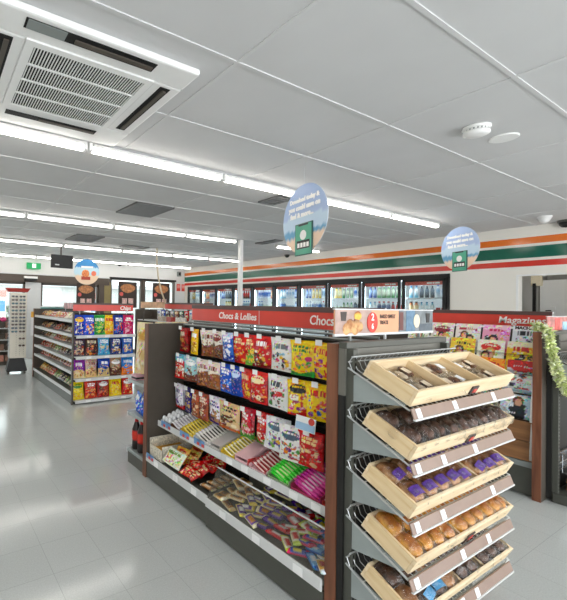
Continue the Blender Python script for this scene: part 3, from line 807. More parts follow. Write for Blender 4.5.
for ri, (row, z, rn) in enumerate(((row1, 1.345, 'top'), (row2, 1.105, 'middle'), (row3, .832, 'bottom'))):
    for i, (y, w, nm, base, logo, art, bot, top) in enumerate(row):
        hgt = .213 if not (ri == 2 and i in (9,)) else .218
        zz = z - (.012 if (ri == 2 and i in (9, 10)) else 0); xx = 1.955 - (.03 if (ri == 2 and i == 9) else 0) + RNG.uniform(-.016, .016)
        if ri == 2 and i > 3 and i < 9: hgt = .208
        des = design(base, logo, art, bot, top, seed=ri * 20 + i)
        g = pouch(w, hgt, .05, des, seed=ri * 31 + i)
        g.v = [(a, b, c - hgt) for a, b, c in g.v]
        o = g.build('candy_bag', m_print, smooth=True, loc=(xx, y, zz))
        o.rotation_euler = (math.radians(RNG.uniform(-4, 6)), math.radians(RNG.uniform(-4, 4)), -PI / 2 + math.radians(RNG.uniform(-16, 16)))
        tag(o, '%s bag hanging %s from the far end of the %s row' % (nm, ORD[i], rn), 'candy bag', 'lolly bags hanging on hooks')
        hook(y, zz - .012, xx)
        # a second packet of the same kind right behind it
        if i % 2 == 0 or i > 6:
            o2 = link('candy_bag', o.data, loc=(xx + .034, y + .012, zz - .004)); o2.rotation_euler = (math.radians(RNG.uniform(-3, 3)), 0, -PI / 2 + math.radians(RNG.uniform(-8, 8)))
            tag(o2, '%s bag tucked behind the %s bag of the %s row' % (nm, ORD[i], rn), 'candy bag', 'lolly bags hanging on hooks')
# white/blue shelf talker card near the post
c_ = G().box(-.068, .068, -.001, .001, -.04, .04).build('shelf_talker', m_ticket, cg, loc=(1.89, 1.525, .875)); c_.rotation_euler = (math.radians(-8), 0, -PI / 2)
G().box(-.064, .064, -.003, -.001, -.036, .004).build('talker_picture', M('talker_blue', '#9fc2e0', .5), c_)
G().lathe([(.02, 0), (.02, .002), (.001, .002)], 14).build('talker_roundel', m_red_sign, c_, mw=Matrix.Translation((.04, -.001, .02)) @ FACE_Y)

# bars on the upper shelf: groups along y
def slope_z(x): return .475 + (x - 1.84) * (.09 / .29)
def bar_group(y0, y1, n, size_w, h, base, band, end, print_shine, nm, cat, x0=1.85, step=.03, layers=1, tray=None, seed=0):
    L = y1 - y0
    me = flow_bar(L * .96, size_w, h, barcols(base, band, end, print_shine, seed), seed).mesh('chocolate_bar', m_print)
    for lay in range(layers):
        for k in range(n):
            x = x0 + step * (k + .5); z = slope_z(x) + .003 + (h + .001) * lay + (.008 if tray else 0)
            z += .016
            o = link('chocolate_bar', me, loc=(x, (y0 + y1) / 2 + RNG.uniform(-.003, .003), z), smooth=True)
            o.rotation_euler = (math.radians(17), 0, PI / 2 + math.radians(RNG.uniform(-2.5, 2.5))); o.rotation_mode = 'ZXY'
            tag(o, '%s bar, %s back from the shelf edge%s' % (nm, ORD[k], '' if layers == 1 else (', lower layer' if lay == 0 else ', upper layer')), 'chocolate bar', nm + ' bars on the upper shelf')
def carton(y0, y1, x0, x1, h, m, label, lid=False):
    t = thing('display_carton', label, 'carton', (0, 0, 0), 'open cartons on the upper shelf')
    g = G(); z0, z1 = slope_z(x0) + .001, slope_z(x1) + .001
    def sl(a, b, c, d_, t0, t1):
        g.hexa([(a, c, slope_z(a) + t0), (b, c, slope_z(b) + t0), (b, d_, slope_z(b) + t0), (a, d_, slope_z(a) + t0), (a, c, slope_z(a) + t1), (b, c, slope_z(b) + t1), (b, d_, slope_z(b) + t1), (a, d_, slope_z(a) + t1)])
    sl(x0, x1, y0, y1, .003, .007); sl(x0, x0 + .003, y0, y1, .007, h * .6); sl(x1 - .003, x1, y0, y1, .007, h)
    sl(x0, x1, y0, y0 + .003, .007, h); sl(x0, x1, y1 - .003, y1, .007, h)
    if lid: sl(x0 + .003, x1 - .003, y0 + .003, y1 - .003, h - .004, h)
    g.build('carton_tray', m, t)
    return t
m_pinkc = M('pink_carton', '#e3b7bb', .5); m_silver = M('silver_carton', '#cfcac6', .3, metal=.2); m_brownc = M('brown_carton', '#6d4632', .5)
m_redc = M('red_carton', '#c23a35', .45); m_greenc = M('green_carton', '#8ea77a', .45); m_magc = M('magenta_carton', '#b0355c', .45); m_yelc = M('yellow_carton', '#e3c23a', .45)
# eggs
egg_me = G().lathe([(.001, 0), (.012, .002), (.019, .012), (.0205, .022), (.017, .036), (.009, .047), (.001, .05)], 14, cap=False).mesh('egg', M('white_foil', '#eceef0', .25, metal=.1))
for r_ in range(4):
    for c2 in range(3):
        x = 1.87 + .045 * r_; y = 2.935 + .046 * c2
        o = link('foil_egg', egg_me, loc=(x, y, slope_z(x) + .014), smooth=True); o.rotation_euler = (RNG.uniform(-.15, .15), RNG.uniform(-.15, .15), 0)
        tag(o, 'white foil egg, %s back in the %s row from the far end panel' % (ORD[r_], ORD[2 - c2]), 'foil egg', 'foil eggs on the upper shelf')
carton(2.91, 3.055, 1.845, 2.05, .03, m_lgrey, 'pale low tray of white foil eggs at the far end panel')
carton(2.745, 2.895, 1.845, 2.1, .032, m_brownc, 'brown carton of white wrapped bars beside the foil eggs')
bar_group(2.75, 2.89, 9, .025, .016, '#ece9ea', '#dedde2', '#ffffff', '#b8b4bc', 'white wrapped', '', 1.85, .0272, seed=1)
carton(2.56, 2.735, 1.845, 2.1, .034, m_yelc, 'yellow carton of yellow bars beside the white wrapped bars')
bar_group(2.565, 2.73, 9, .025, .018, '#f0d840', '#efe08a', '#f3e04c', '#8a7a3a', 'yellow', '', 1.85, .0272, seed=2)
carton(2.345, 2.55, 1.845, 2.1, .034, m_lgrey, 'pale carton of black and white striped bars')
bar_group(2.35, 2.545, 9, .025, .018, '#f4f2ee', '#f1eee8', '#e4e0d8', '#3a3028', 'black and white', '', 1.85, .0272, seed=3)
carton(2.225, 2.335, 1.845, 2.1, .05, m_silver, 'closed silver carton between the striped bars and yellow-white bars', lid=True)
carton(2.075, 2.215, 1.845, 2.1, .032, m_yelc, 'yellow carton of yellow and white bars beside the silver carton')
bar_group(2.08, 2.21, 9, .025, .018, '#f0dc3a', '#f4f0e0', '#f0dc3a', '#a89a4a', 'yellow and white', '', 1.85, .0272, seed=4)
carton(1.945, 2.065, 1.845, 2.1, .052, m_pinkc, 'closed pale pink carton beside the yellow and white bars', lid=True)
o = G().box(1.846, 2.1, 1.935, 1.944, .5, .535).build('carton_flap', m_redc); tag(o, 'red cardboard flap along the pale pink carton', 'carton flap')
carton(1.775, 1.93, 1.845, 2.1, .036, m_pinkc, 'pinkish carton of red and white bars on the upper shelf')
bar_group(1.78, 1.925, 9, .025, .02, '#b8555a', '#e9dcd8', '#8d3a38', '#b03338', 'red and white', '', 1.85, .0272, seed=5)
carton(1.6, 1.765, 1.845, 2.08, .045, m_greenc, 'greenish carton of bright green bars on the upper shelf')
bar_group(1.605, 1.76, 9, .025, .019, '#35c13c', '#55d24a', '#8fe07a', '#d8f2b0', 'bright green', '', 1.85, .0255, layers=2, seed=6)
carton(1.385, 1.585, 1.845, 2.08, .045, m_magc, 'magenta carton of pink magenta bars on the upper shelf')
bar_group(1.39, 1.58, 9, .025, .019, '#c4398c', '#d85aa6', '#b02a7a', '#f4d4e8', 'pink magenta', '', 1.85, .0255, layers=2, seed=7)
carton(1.265, 1.375, 1.845, 2.08, .036, m_redc, 'dark red carton of purple bars next to the walnut post')
bar_group(1.268, 1.372, 9, .025, .019, '#e9d8ec', '#6a4a9a', '#e9d8ec', '#f0e8f4', 'purple and white', '', 1.85, .0255, seed=8)

# base shelf items
bx = thing('snack_carton', 'open printed carton with yellow inside on the bottom shelf', 'carton', (1.74, 2.85, .206))
g = G(); w0, l0, h0 = .32, .215, .13
g.box(0, w0, 0, .004, 0, h0); g.box(0, w0, l0 - .004, l0, 0, h0 + .02); g.box(0, .004, 0, l0, 0, h0 * .75); g.box(w0 - .004, w0, 0, l0, 0, h0 + .02)
g.build('carton_wall', M('printed_carton', '#d9d2c0', .5, var=.35, scale=70), bx)
G().box(.004, w0 - .004, .004, l0 - .004, .002, .06).build('carton_lining', M('mustard_lining', '#c8922a', .6), bx)
def loose_pack(loc, w, h, t, des, seed, rot, name, label, cat, group):
    g = pouch(w, h, t, des, seed, 14, 18)
    g.v = [(a, b, c - h / 2) for a, b, c in g.v]
    o = g.build(name, m_print, smooth=True, loc=loc); o.rotation_euler = rot
    return tag(o, label, cat, group)
rl = random.Random(11)
k = 0
pal1 = [('#e6e9d6', '#6a8a3a', ['#c9dfa0', '#e6c36a', '#d06a7a']), ('#dfe6cf', '#7a9a4a', ['#f0e0b0', '#9ac06a']), ('#e8b456', '#c0392b', ['#c8742a', '#f0e0b0']), ('#cfa85a', '#7a3a1a', ['#a8622a', '#efd49a'])]
for j, (x, y, ci) in enumerate([(1.77, 2.76, 0), (1.77, 2.66, 1), (1.86, 2.74, 2), (1.9, 2.64, 3), (1.99, 2.72, 2)]):
    b, l, a = pal1[ci]
    loose_pack((x, y, .29), .15, .13, .035, design(b, l, a, seed=j), j, (math.radians(-38), 0, -PI / 2 + rl.uniform(-.2, .2)), 'snack_packet', '%s snack packet, %s in the pile next to the yellow lined carton' % (('pale green', 'greenish white', 'orange', 'golden')[ci], ORD[j]), 'snack packet', 'loose snack packets on the bottom shelf')
for j in range(8):
    x = 1.78 + .075 * (j // 2); y = 2.52 - .1 * (j % 2) + rl.uniform(-.015, .015)
    loose_pack((x, y, .255 + .02 * (j // 2)), .13, .1, .04, design('#c81f22', '#f4e0b0', ['#e8453a', '#8a1216', '#f2d7a0'], seed=j + 40), j + 9, (math.radians(-55 + rl.uniform(-12, 12)), rl.uniform(-.2, .2), -PI / 2 + rl.uniform(-.5, .5)), 'red_packet', 'shiny red packet, %s back in the %s column of the bottom shelf pile' % (ORD[j // 2], ('far', 'near')[j % 2]), 'candy packet', 'red packets piled on the bottom shelf')
for j in range(5):
    x = 1.78 + .06 * j; me = None
    o = flow_bar(.13, .045, .022, barcols('#7a5238', '#c79a66', '#e7d8c0', '#f0e4d0', j), j).build('wafer_bar', m_print, smooth=True, loc=(x, 2.27, .222 + .006 * j)); o.rotation_euler = (0, 0, PI / 2 + rl.uniform(-.12, .12))
    tag(o, 'brown and cream wafer bar, %s back beside the clear bin side' % ORD[j], 'chocolate bar', 'wafer bars beside the clear bin')
binrows = [(2.1, 'cream gold', '#e9d6a8', '#c89a5a', '#f2ead6', '#7a5a3a', 5), (2.0, 'cream and brown', '#efe0bd', '#b98a55', '#e3c998', '#5a3a2a', 5), (1.895, 'yellow and violet', '#efe0a0', '#6a4a9a', '#e8d070', '#ffffff', 6), (1.79, 'pale yellow', '#f2e8b8', '#7a5aa8', '#f6f0d8', '#e0a040', 6), (1.69, 'dark purple', '#4f2c86', '#6b3f9e', '#3a1f66', '#d8c060', 6),
           (1.60, 'red', '#cf3440', '#d9545a', '#c22a30', '#ffffff', 6), (1.52, 'lime and white', '#d5e05a', '#f0f0d8', '#c2d83c', '#d03a3a', 6), (1.44, 'hot pink', '#d63a6a', '#3a5fb4', '#e04a7a', '#f2e04a', 6), (1.36, 'blue', '#2f6fb8', '#7ab0dd', '#235a9a', '#f0f0f0', 5), (1.3, 'white and gold', '#efeae0', '#e0b45a', '#dfe6ee', '#c0392b', 4)]
for bi, (y, nm, a, b, c, d_, n) in enumerate(binrows):
    me = flow_bar(.115, .05, .026, barcols(a, b, c, d_, bi), bi).mesh('wrapped_bar', m_print)
    for k in range(n):
        x = 1.745 + .056 * k
        o = link('wrapped_bar', me, loc=(x + rl.uniform(-.006, .006), y + rl.uniform(-.015, .015), .214 + .013 * k + rl.uniform(0, .03)), smooth=True)
        o.rotation_euler = (rl.uniform(-.3, .3), rl.uniform(-.22, .22), PI / 2 + rl.uniform(-.7, .7))
        tag(o, '%s wrapped bar, %s back from the clear bin front' % (nm, ORD[k]), 'chocolate bar', nm + ' bars in the clear bin')

# ------------------------------------------------------------------ aisle signs
def aisle_sign(loc, panels, label, rail_h=.035, h=.105, post=True):
    """sign running along y at x=loc.x; panels: list of (y_far, y_near, text, size)"""
    t = thing('aisle_sign', label, 'sign', loc)
    y0 = min(p[1] for p in panels); y1 = max(p[0] for p in panels)
    G().box(-.012, .012, y0, y1, h, h + rail_h).build('top_rail', m_brown_rail, t, bevel=.002)
    G().box(-.01, .01, y0, y1, -.008, 0).build('bottom_rail', m_grey, t)
    for (a, b, body, size, off) in panels:
        p = G().box(-.008, .008, b + .004, a - .004, 0, h).build('sign_panel', m_red_sign, t)
        text(body, size, Matrix.Translation((-.0095, off, h * .5)) @ FACE_X, m_text, p, align='RIGHT', shear=.12, bold=.0014, xs=.82 if body == 'Chocs' else .95)
        G().box(-.006, .006, b - .002, b + .006, -.05, h + rail_h).build('sign_post', m_lgrey, t)
    G().box(-.006, .006, y1 - .006, y1, -.05, h + rail_h).build('sign_post', m_lgrey, t)
    return t
aisle_sign((2.16, 0, 1.408), [(3.03, 2.165, 'Chocs & Lollies', .074, 2.19), (2.165, 1.23, 'Chocs', .085, 1.535)], 'red aisle sign lettered Chocs and Lollies above the hanging lolly bags')

# header sign over bread end cap
def header_sign(loc, w, h, label, pics):
    t = thing('header_sign', label, 'sign', loc)
    g = G(); g.box(0, w, 0, .012, 0, .012); g.box(0, w, 0, .012, h + .012, h + .018)
    g.build('sign_frame', m_lgrey, t)
    for x in (.12, w - .16): G().box(x, x + .014, .001, .011, -.035, .0).build('sign_leg', m_grey, t)
    return t
hs = header_sign((1.70, 1.21, 1.407), .925, .118, 'header sign picturing baked sweet treats and coffee above the bread trays', None)
m_peach = M('peach_print', '#dfa27c', .5, var=.08, scale=8)
p = G().box(.005, .555, .002, .010, .012, .13).build('treats_panel', m_peach, hs)
G().box(.005, .30, .0005, .002, .012, .13).build('panel_backdrop', M('greyish_pink_print', '#b3978d', .5, var=.2, scale=20), p)
g = G()
for (cx, cz, r) in ((.12, .05, .035), (.17, .06, .03), (.09, .035, .03), (.16, .035, .032), (.2, .045, .026)): g.lathe([(.001, -.004), (r * .7, -.003), (r, 0), (r * .7, .003), (.001, .004)], 14, (0, 0, 0)); n_ = 14 * 5; g.v[-n_:] = [(cx + a, -.001 + c * .8, cz + b) for a, b, c in g.v[-n_:]]
g.build('pastry_picture', m_tan, p)
g = G(); n0 = len(g.v); g.lathe([(.001, -.004), (.03, 0), (.001, .004)], 14); g.v = [(.18 + a, -.002 + c, .1 + b * .8) for a, b, c in g.v]; g.build('muffin_picture', m_golden, p)
G().hexa([(.05, -.001, .075), (.085, -.001, .075), (.085, .002, .075), (.05, .002, .075), (.043, -.001, .12), (.092, -.001, .12), (.092, .002, .12), (.043, .002, .12)]).build('cup_picture', M('dark_cup', '#3c302c', .5), p)
g = G(); g.lathe([(.046, 0), (.046, .002), (.001, .002)], 22); g.v = [(.305 + a, -.0005 - c, .066 + b * 1.15) for a, b, c in g.v]; rd = g.build('price_roundel', m_red, p)
text('2', .05, Matrix.Translation((.305, -.003, .092)) @ FACE_Y, m_text, rd, align='CENTER', bold=.001)
text('6', .04, Matrix.Translation((.305, -.003, .045)) @ FACE_Y, m_text, rd, align='CENTER', bold=.001)
text('BAKED SWEET', .028, Matrix.Translation((.375, .0012, .096)) @ FACE_Y, m_textd, p, bold=.0008, xs=.8)
text('TREATS', .028, Matrix.Translation((.375, .0012, .064)) @ FACE_Y, m_textd, p, bold=.0008, xs=.8)
p = G().box(.56, .92, .002, .010, .012, .13).build('coffee_panel', M('grey_photo_print', '#767c80', .5, var=.35, scale=16), hs)
G().box(.563, .6, .0005, .002, .02, .12).build('panel_text_block', M('maroon_block', '#6a3a35', .5), p)
G().box(.63, .72, .0005, .002, .012, .13).build('blue_apron_picture', M('denim_print', '#5f7f98', .5, var=.2, scale=40), p)
g = G(); g.lathe([(.032, 0), (.032, .002), (.001, .002)], 20); g.v = [(.735 + a, -.0005 - c, .07 + b * 1.2) for a, b, c in g.v]; g.build('coffee_roundel', m_offw, p)
G().hexa([(.845, -.001, .06), (.875, -.001, .06), (.875, .002, .06), (.845, .002, .06), (.838, -.001, .115), (.882, -.001, .115), (.882, .002, .115), (.838, .002, .115)]).build('cup_picture', M('black_cup_print', '#2e2a2a', .5), p)
G().box(.77, .91, .0005, .002, .012, .055).build('coat_picture', M('slate_print', '#59626b', .5, var=.2, scale=30), p)

# ------------------------------------------------------------------ bread end cap
LZ = [0, -.223, -.459, -.684, -.905]
SL = math.atan2(.10, .204); TX0, TX1 = 1.725, 2.668; TL = .227; TH = .076; TW = TX1 - TX0
def level_mat(dz, x0=TX0, y0=.879, z0=1.145): return Matrix.Translation((x0, y0, z0 + dz)) @ Matrix.Rotation(SL, 4, 'X')
def endcap(x0, label, levels, base_y=1.0):
    t = thing('bread_display_stand', label, 'display stand', (x0 - 1.725, 0, 0))
    G().box(1.715, 2.65, 1.165, 1.198, 1.13, GH - .02).build('top_panel', M('taupe_steel', '#6b6961', .42, var=.03), t)
    G().box(1.715, 2.65, 1.168, 1.198, .02, 1.13).build('back_panel', M('shaded_back_panel', '#161513', .6), t)  # shade behind the trays is put into this panel's near-black colour
    G().box(1.715, 2.66, 1.155, 1.198, GH - .02, GH + .012).build('top_cap', m_char2, t, bevel=.004)
    G().box(1.77, 2.62, 1.158, 1.167, GH - .085, GH - .075).build('panel_seam', m_char, t)
    for ux in (1.728, 2.605):
        u_ = G().box(ux, ux + .035, 1.13, 1.168, 0, GH - .02).build('upright', m_char2, t, bevel=.002)
        g = G()
        for k in range(46): g.box(ux + .012, ux + .022, 1.1292, 1.1302, .04 + k * .028, .056 + k * .028)
        g.build('slot_row', m_dark, u_)
    G().box(1.715, 2.62, base_y, 1.16, .0, .08).build('base', m_char2, t, bevel=.004)
    for dz in levels:
        for bx in (1.735, 2.66):
            prof = [(1.165, 1.215 + dz), (1.165, 1.106 + dz), (.905, 1.140 + dz), (.9, 1.146 + dz), (.905, 1.152 + dz), (1.12, 1.235 + dz)]
            b_ = G().extrude(prof, 'x', bx - .004, bx + .002).build('bracket', m_bracket, t)
        # wire shelf in the tray frame
        g = G(); n = 26
        mw = level_mat(dz)
        for k in range(n):
            x = -.015 + (TW + .03) * k / (n - 1)
            pts = [mw @ Vector(q) for q in ((x, -.012, -.006), (x, .27, -.006), (x, .30, .02), (x, .295, .05))]
            g.tube([(q.x, q.y, q.z) for q in pts], .0022, 4, cap=False)
        for yy, zz, r in ((-.012, -.006, .004), (.1, -.009, .003), (.2, -.009, .003), (.30, .02, .0035), (.295, .05, .004)):
            a, b = mw @ Vector((-.02, yy, zz)), mw @ Vector((TW + .02, yy, zz)); g.tube([tuple(a), tuple(b)], r, 5)
        for xx in (-.02, TW + .02):
            a, b = mw @ Vector((xx, -.012, -.006)), mw @ Vector((xx, .29, -.006)); g.tube([tuple(a), tuple(b)], .004, 5)
        g.build('wire_shelf', m_wire, t)
        # price strip
        s_ = G(); z = 1.14 + dz
        s_.hexa([(1.69, .842, z - .035), (2.655, .842, z - .035), (2.655, .847, z - .035), (1.69, .847, z - .035), (1.69, .856, z + .004), (2.655, .856, z + .004), (2.655, .861, z + .004), (1.69, .861, z + .004)])
        so = s_.build('price_strip', m_strip, t)
        G().box(1.69, 2.655, .838, .848, z - .041, z - .034).build('strip_lip', m_lgrey, so)
        rr = random.Random(int(dz * 1000) + 5)
        for xx in (1.715, 1.93 + rr.uniform(-.1, .2), 2.33 + rr.uniform(-.15, .15)):
            G().hexa([(xx, .840, z - .032), (xx + .034, .840, z - .032), (xx + .034, .843, z - .032), (xx, .843, z - .032), (xx, .852, z + .002), (xx + .034, .852, z + .002), (xx + .034, .855, z + .002), (xx, .855, z + .002)]).build('price_ticket', m_ticket, so)
    return t
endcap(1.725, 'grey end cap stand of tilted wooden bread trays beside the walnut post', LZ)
def tray(mw, label, W=TW, dividers=(1 / 3, 2 / 3), clip=None, group='wooden bread trays'):
    t = thing('wooden_tray', label, 'tray', mw=mw, group=group)
    G().box(0, W, 0, TL, 0, .006).build('tray_floor', m_pine, t)
    G().box(0, W, 0, .013, .006, TH).build('front_board', m_pine, t, bevel=.0015)
    G().box(0, W, TL - .013, TL, .006, TH).build('back_board', m_pine, t, bevel=.0015)
    for a in (0, W - .013): G().box(a, a + .013, .0131, TL - .0131, .006, TH).build('side_board', m_pine_y, t, bevel=.0015)
    for d_ in dividers: G().box(W * d_ - .006, W * d_ + .006, .0131, TL - .0131, .006, TH - .012).build('divider', m_pine_y, t)
    if clip is not None:
        c = G(); c.box(W * clip - .032, W * clip + .032, -.006, -.001, .006, .048).build('product_card', M('dark_card', '#3d302e', .45), t)
        G().box(W * clip - .012, W * clip + .02, -.008, -.006, .014, .034).build('card_motif', m_red_sign, t)
    return t
tnames = ['topmost wooden bread tray holding flat brown pastry packs', 'second wooden bread tray from the top, of dark wrapped muffins', 'middle wooden bread tray of purple labelled rolls', 'fourth wooden bread tray down, of golden wrapped loaves', 'lowest wooden bread tray of dark bread bags']
divs = [(1 / 3, 2 / 3), (.45,), (.62,), (.43, .72), (.45, .69)]
clips = [.56, .53, None, .53, None]
for i, dz in enumerate(LZ): tray(level_mat(dz), tnames[i], dividers=divs[i], clip=clips[i])

# bread meshes (length along y, origin at bottom)
def loaf_mesh(l, w, h, m, name, seed=0, bumps=3, amp=.05):
    r = random.Random(seed); ph = r.uniform(0, 6)
    n, nl = 14, 18; vs = []; fs = []
    for i in range(nl + 1):
        u = i / nl; y = (u - .5) * l
        e = max(.02, 1 - abs(2 * u - 1) ** 2.6) ** .5
        e2 = e * (1 + amp * math.sin(u * PI * 2 * bumps + ph))
        for k in range(n):
            t = 2 * PI * k / n; c, s_ = math.cos(t), math.sin(t)
            zz = s_ * h / 2 * e2
            if s_ < 0: zz *= .85
            vs.append((c * w / 2 * e2 * (1 + .05 * math.sin(5 * u + ph)), y, h * .46 + zz))
    for i in range(nl):
        for k in range(n): fs.append((i * n + k, i * n + (k + 1) % n, (i + 1) * n + (k + 1) % n, (i + 1) * n + k))
    fs.append(tuple(range(n))); fs.append(tuple(nl * n + k for k in range(n)))
    return G().add(vs, fs).mesh(name, m)
def wrap_mesh(l, w, h, seed=0, tail=True):
    """crinkled clear bag around a loaf, with a flat sealed end toward -y"""
    r = random.Random(seed); ph = [r.uniform(0, 6) for _ in range(4)]
    n, nl = 16, 16; vs = []; fs = []
    for i in range(nl + 1):
        u = i / nl; y = (u - .5) * l * 1.16
        e = max(.0, 1 - abs(2 * u - 1) ** 3.2) ** .5
        for k in range(n):
            t = 2 * PI * k / n; c, s_ = math.cos(t), math.sin(t)
            cr = 1 + .05 * math.sin(7 * t + ph[0] + 9 * u) + .05 * math.sin(14 * u + ph[1] + 3 * t)
            ww = (w / 2 * 1.08) * (.75 + .25 * e); hh = max(.0015, h / 2 * 1.1 * e)
            zz = s_ * hh * cr
            if s_ < 0: zz *= .8
            vs.append((c * ww * cr, y + .004 * math.sin(6 * t), h * .46 + zz))
    for i in range(nl):
        for k in range(n): fs.append((i * n + k, i * n + (k + 1) % n, (i + 1) * n + (k + 1) % n, (i + 1) * n + k))
    return G().add(vs, fs).mesh('clear_bag', m_film)
def label_mesh(l, w, h, col_mat):
    n = 8; vs = []; fs = []
    for i, y in enumerate((-l * .38, -l * .06)):
        for k in range(n + 1):
            t = PI * .22 + PI * .56 * k / n
            q_ = .93 if i == 0 else 1.0
            vs.append((math.cos(t) * w * .56 * q_, y, h * .46 + math.sin(t) * h * (.50 if i == 0 else .58)))
    for k in range(n): fs.append((k, k + 1, n + 2 + k, n + 1 + k))
    return G().add(vs, fs).mesh('bag_label', col_mat)
m_purple = M('purple_label', '#553488', .35, var=.55, scale=70); m_bluel = M('blue_label', '#3f9ad0', .35, var=.1); m_foil = M('crinkled_foil', '#a8a4a0', .25, metal=.7, var=.25, scale=60, bump=.8, bscale=50)
m_silverf = clear('glossy_wrap', '#fdfcfb', .035, .05, crinkle=1.0, cscale=46)
def bread(level, fx, fy, l, w, h, me_l, me_w, me_lab, label, cat, group, yaw=0, pitch=0, name='bread_loaf', dzz=0, base_mw=None, wrapm=None):
    mw = (base_mw if base_mw is not None else level_mat(LZ[level])) @ Matrix.Translation((fx, fy, .008 + dzz)) @ Matrix.Rotation(yaw, 4, 'Z') @ Matrix.Rotation(pitch, 4, 'X')
    t = thing(name, label, cat, mw=mw, group=group)
    link('loaf', me_l, t, smooth=True)
    link('clear_bag', me_w, t, smooth=True)
    if me_lab: link('bag_label', me_lab, t)
    return t
rb = random.Random(3)
# top tray: flat pastry packs
past = [loaf_mesh(.075, .05, .03, m_past, 'pastry', s, 2, .08) for s in range(3)]
icing = [loaf_mesh(.06, .042, .022, m_cream, 'iced_bun', s, 2, .1) for s in range(2)]
def flat_pack(fx, fy, yaw, kind, label, dzz=0):
    mw = level_mat(0) @ Matrix.Translation((fx, fy, .008 + dzz)) @ Matrix.Rotation(yaw, 4, 'Z')
    t = thing('pastry_pack', label, 'pastry pack', mw=mw, group='pastry packs in the topmost tray')
    for q, (dx, dy) in enumerate(((-.032, .0), (.032, .004))):
        o = link('pastry', (past if (kind + q) % 2 == 0 else icing)[rb.randrange(2)], t, smooth=True, loc=(dx, dy, .004)); o.rotation_euler = (0, 0, rb.uniform(-.3, .3))
    link('clear_bag', wrap_mesh(.115, .14, .034, rb.randrange(99)), t, smooth=True)
    G().box(-.02, .02, -.02, .02, .0345, .0355).build('pack_label', m_cream if kind else m_ticket, t)
comp = ['compartment beside the walnut post', 'centre compartment', 'compartment farthest from walnut post']
for c in range(3):
    for j, (fx, fy) in enumerate(((.085, .055), (.22, .06), (.08, .15), (.225, .16))):
        if c == 2 and j in (0,): continue
        flat_pack(TW / 3 * c + fx + .0, fy + .01, rb.uniform(-.25, .25), (c + j) % 2, 'pastry pack, %s row, %s spot, %s of top tray' % (('front', 'front', 'back', 'back')[j], ('first', 'second', 'first', 'second')[j], comp[c]))
# level 2 muffins
muf = [loaf_mesh(.1, .09, .088, m_choc, 'muffin', s, 2, .06) for s in range(3)]
mufw = [wrap_mesh(.12, .098, .1, s) for s in range(3)]
for w_ in mufw: w_.materials[0] = m_silverf
cnt = 0
for r_ in range(2):
    for j in range(9):
        fx = .06 + .102 * j + rb.uniform(-.008, .008)
        if r_ == 0 and abs(fx - TW * .45) < .02: fx += .03
        k = rb.randrange(3)
        bread(1, min(fx, TW - .065), .065 + .1 * r_, .1, .085, .075, muf[k], mufw[k], None, 'wrapped dark muffin, %s along the %s row of the second tray' % (ORD[j], ('front', 'back')[r_]), 'muffin', 'dark muffins in the second tray', rb.uniform(-.4, .4), rb.uniform(-.15, .15), 'wrapped_muffin', dzz=.005)
# level 3 purple rolls
rol = [loaf_mesh(.118, .092, .085, m_tan, 'loaf', s, 2, .04) for s in range(3)]
rolw = [wrap_mesh(.116, .096, .09, s + 10) for s in range(3)]
rlab = label_mesh(.118, .095, .09, m_purple)
for j, fx in enumerate([.07, .18, .285, .385, .475, .64, .745, .85]):
    for q, fy in enumerate((.068, .162)):
        k = rb.randrange(3)
        bread(2, fx, fy, .17, .088, .085, rol[k], rolw[k], rlab, 'purple labelled bread roll, %s from the walnut post, %s row of the middle tray' % (ORD[j], ('front', 'back')[q]), 'bread', 'purple labelled rolls in the middle tray', rb.uniform(-.25, .25), rb.uniform(-.1, .1), 'bread_roll', dzz=.004 + .008 * q)
# level 4 golden loaves
gol = [loaf_mesh(.118, .086, .082, m_golden, 'loaf', s, 2, .04) for s in range(4)]
golw = [wrap_mesh(.116, .09, .088, s + 20) for s in range(4)]
for j, fx in enumerate([.065, .155, .245, .335, .455, .545, .63, .735, .815, .885]):
    for q, fy in enumerate((.068, .162)):
        k = rb.randrange(4)
        bread(3, min(fx, TW - .06), fy, .17, .08, .08, gol[k], golw[k], None, 'golden wrapped loaf, %s from the walnut post, %s row of the fourth tray' % (ORD[j], ('front', 'back')[q]), 'bread', 'golden loaves in the fourth tray', rb.uniform(-.2, .2), rb.uniform(-.1, .1), 'bread_loaf', dzz=.006 + .008 * q)
# level 5 dark bread
drk = [loaf_mesh(.115, .09, .082, m_choc if s != 1 else m_tan, 'loaf', s, 2, .06) for s in range(3)]
drkw = [wrap_mesh(.114, .096, .09, s + 30) for s in range(3)]
blab = label_mesh(.115, .094, .086, m_bluel)
for j, fx in enumerate([.065, .16, .255, .35, .47, .56, .70, .79, .88]):
    for q, fy in enumerate((.068, .162)):
        k = 1 if (j + q) in (0, 3) else rb.choice((0, 2)); bl = (j in (1, 2) and q == 0)
        bread(4, min(fx, TW - .06), fy, .16, .085, .078, drk[k], drkw[k], blab if bl else None, '%s bread bag, %s from the walnut post, %s row of the lowest tray' % ('blue labelled' if bl else ('tan' if k == 1 else 'dark brown'), ORD[j], ('front', 'back')[q]), 'bread', 'dark bread bags in the lowest tray', rb.uniform(-.3, .3), rb.uniform(-.1, .1), 'bread_bag', dzz=.004 + .008 * q)

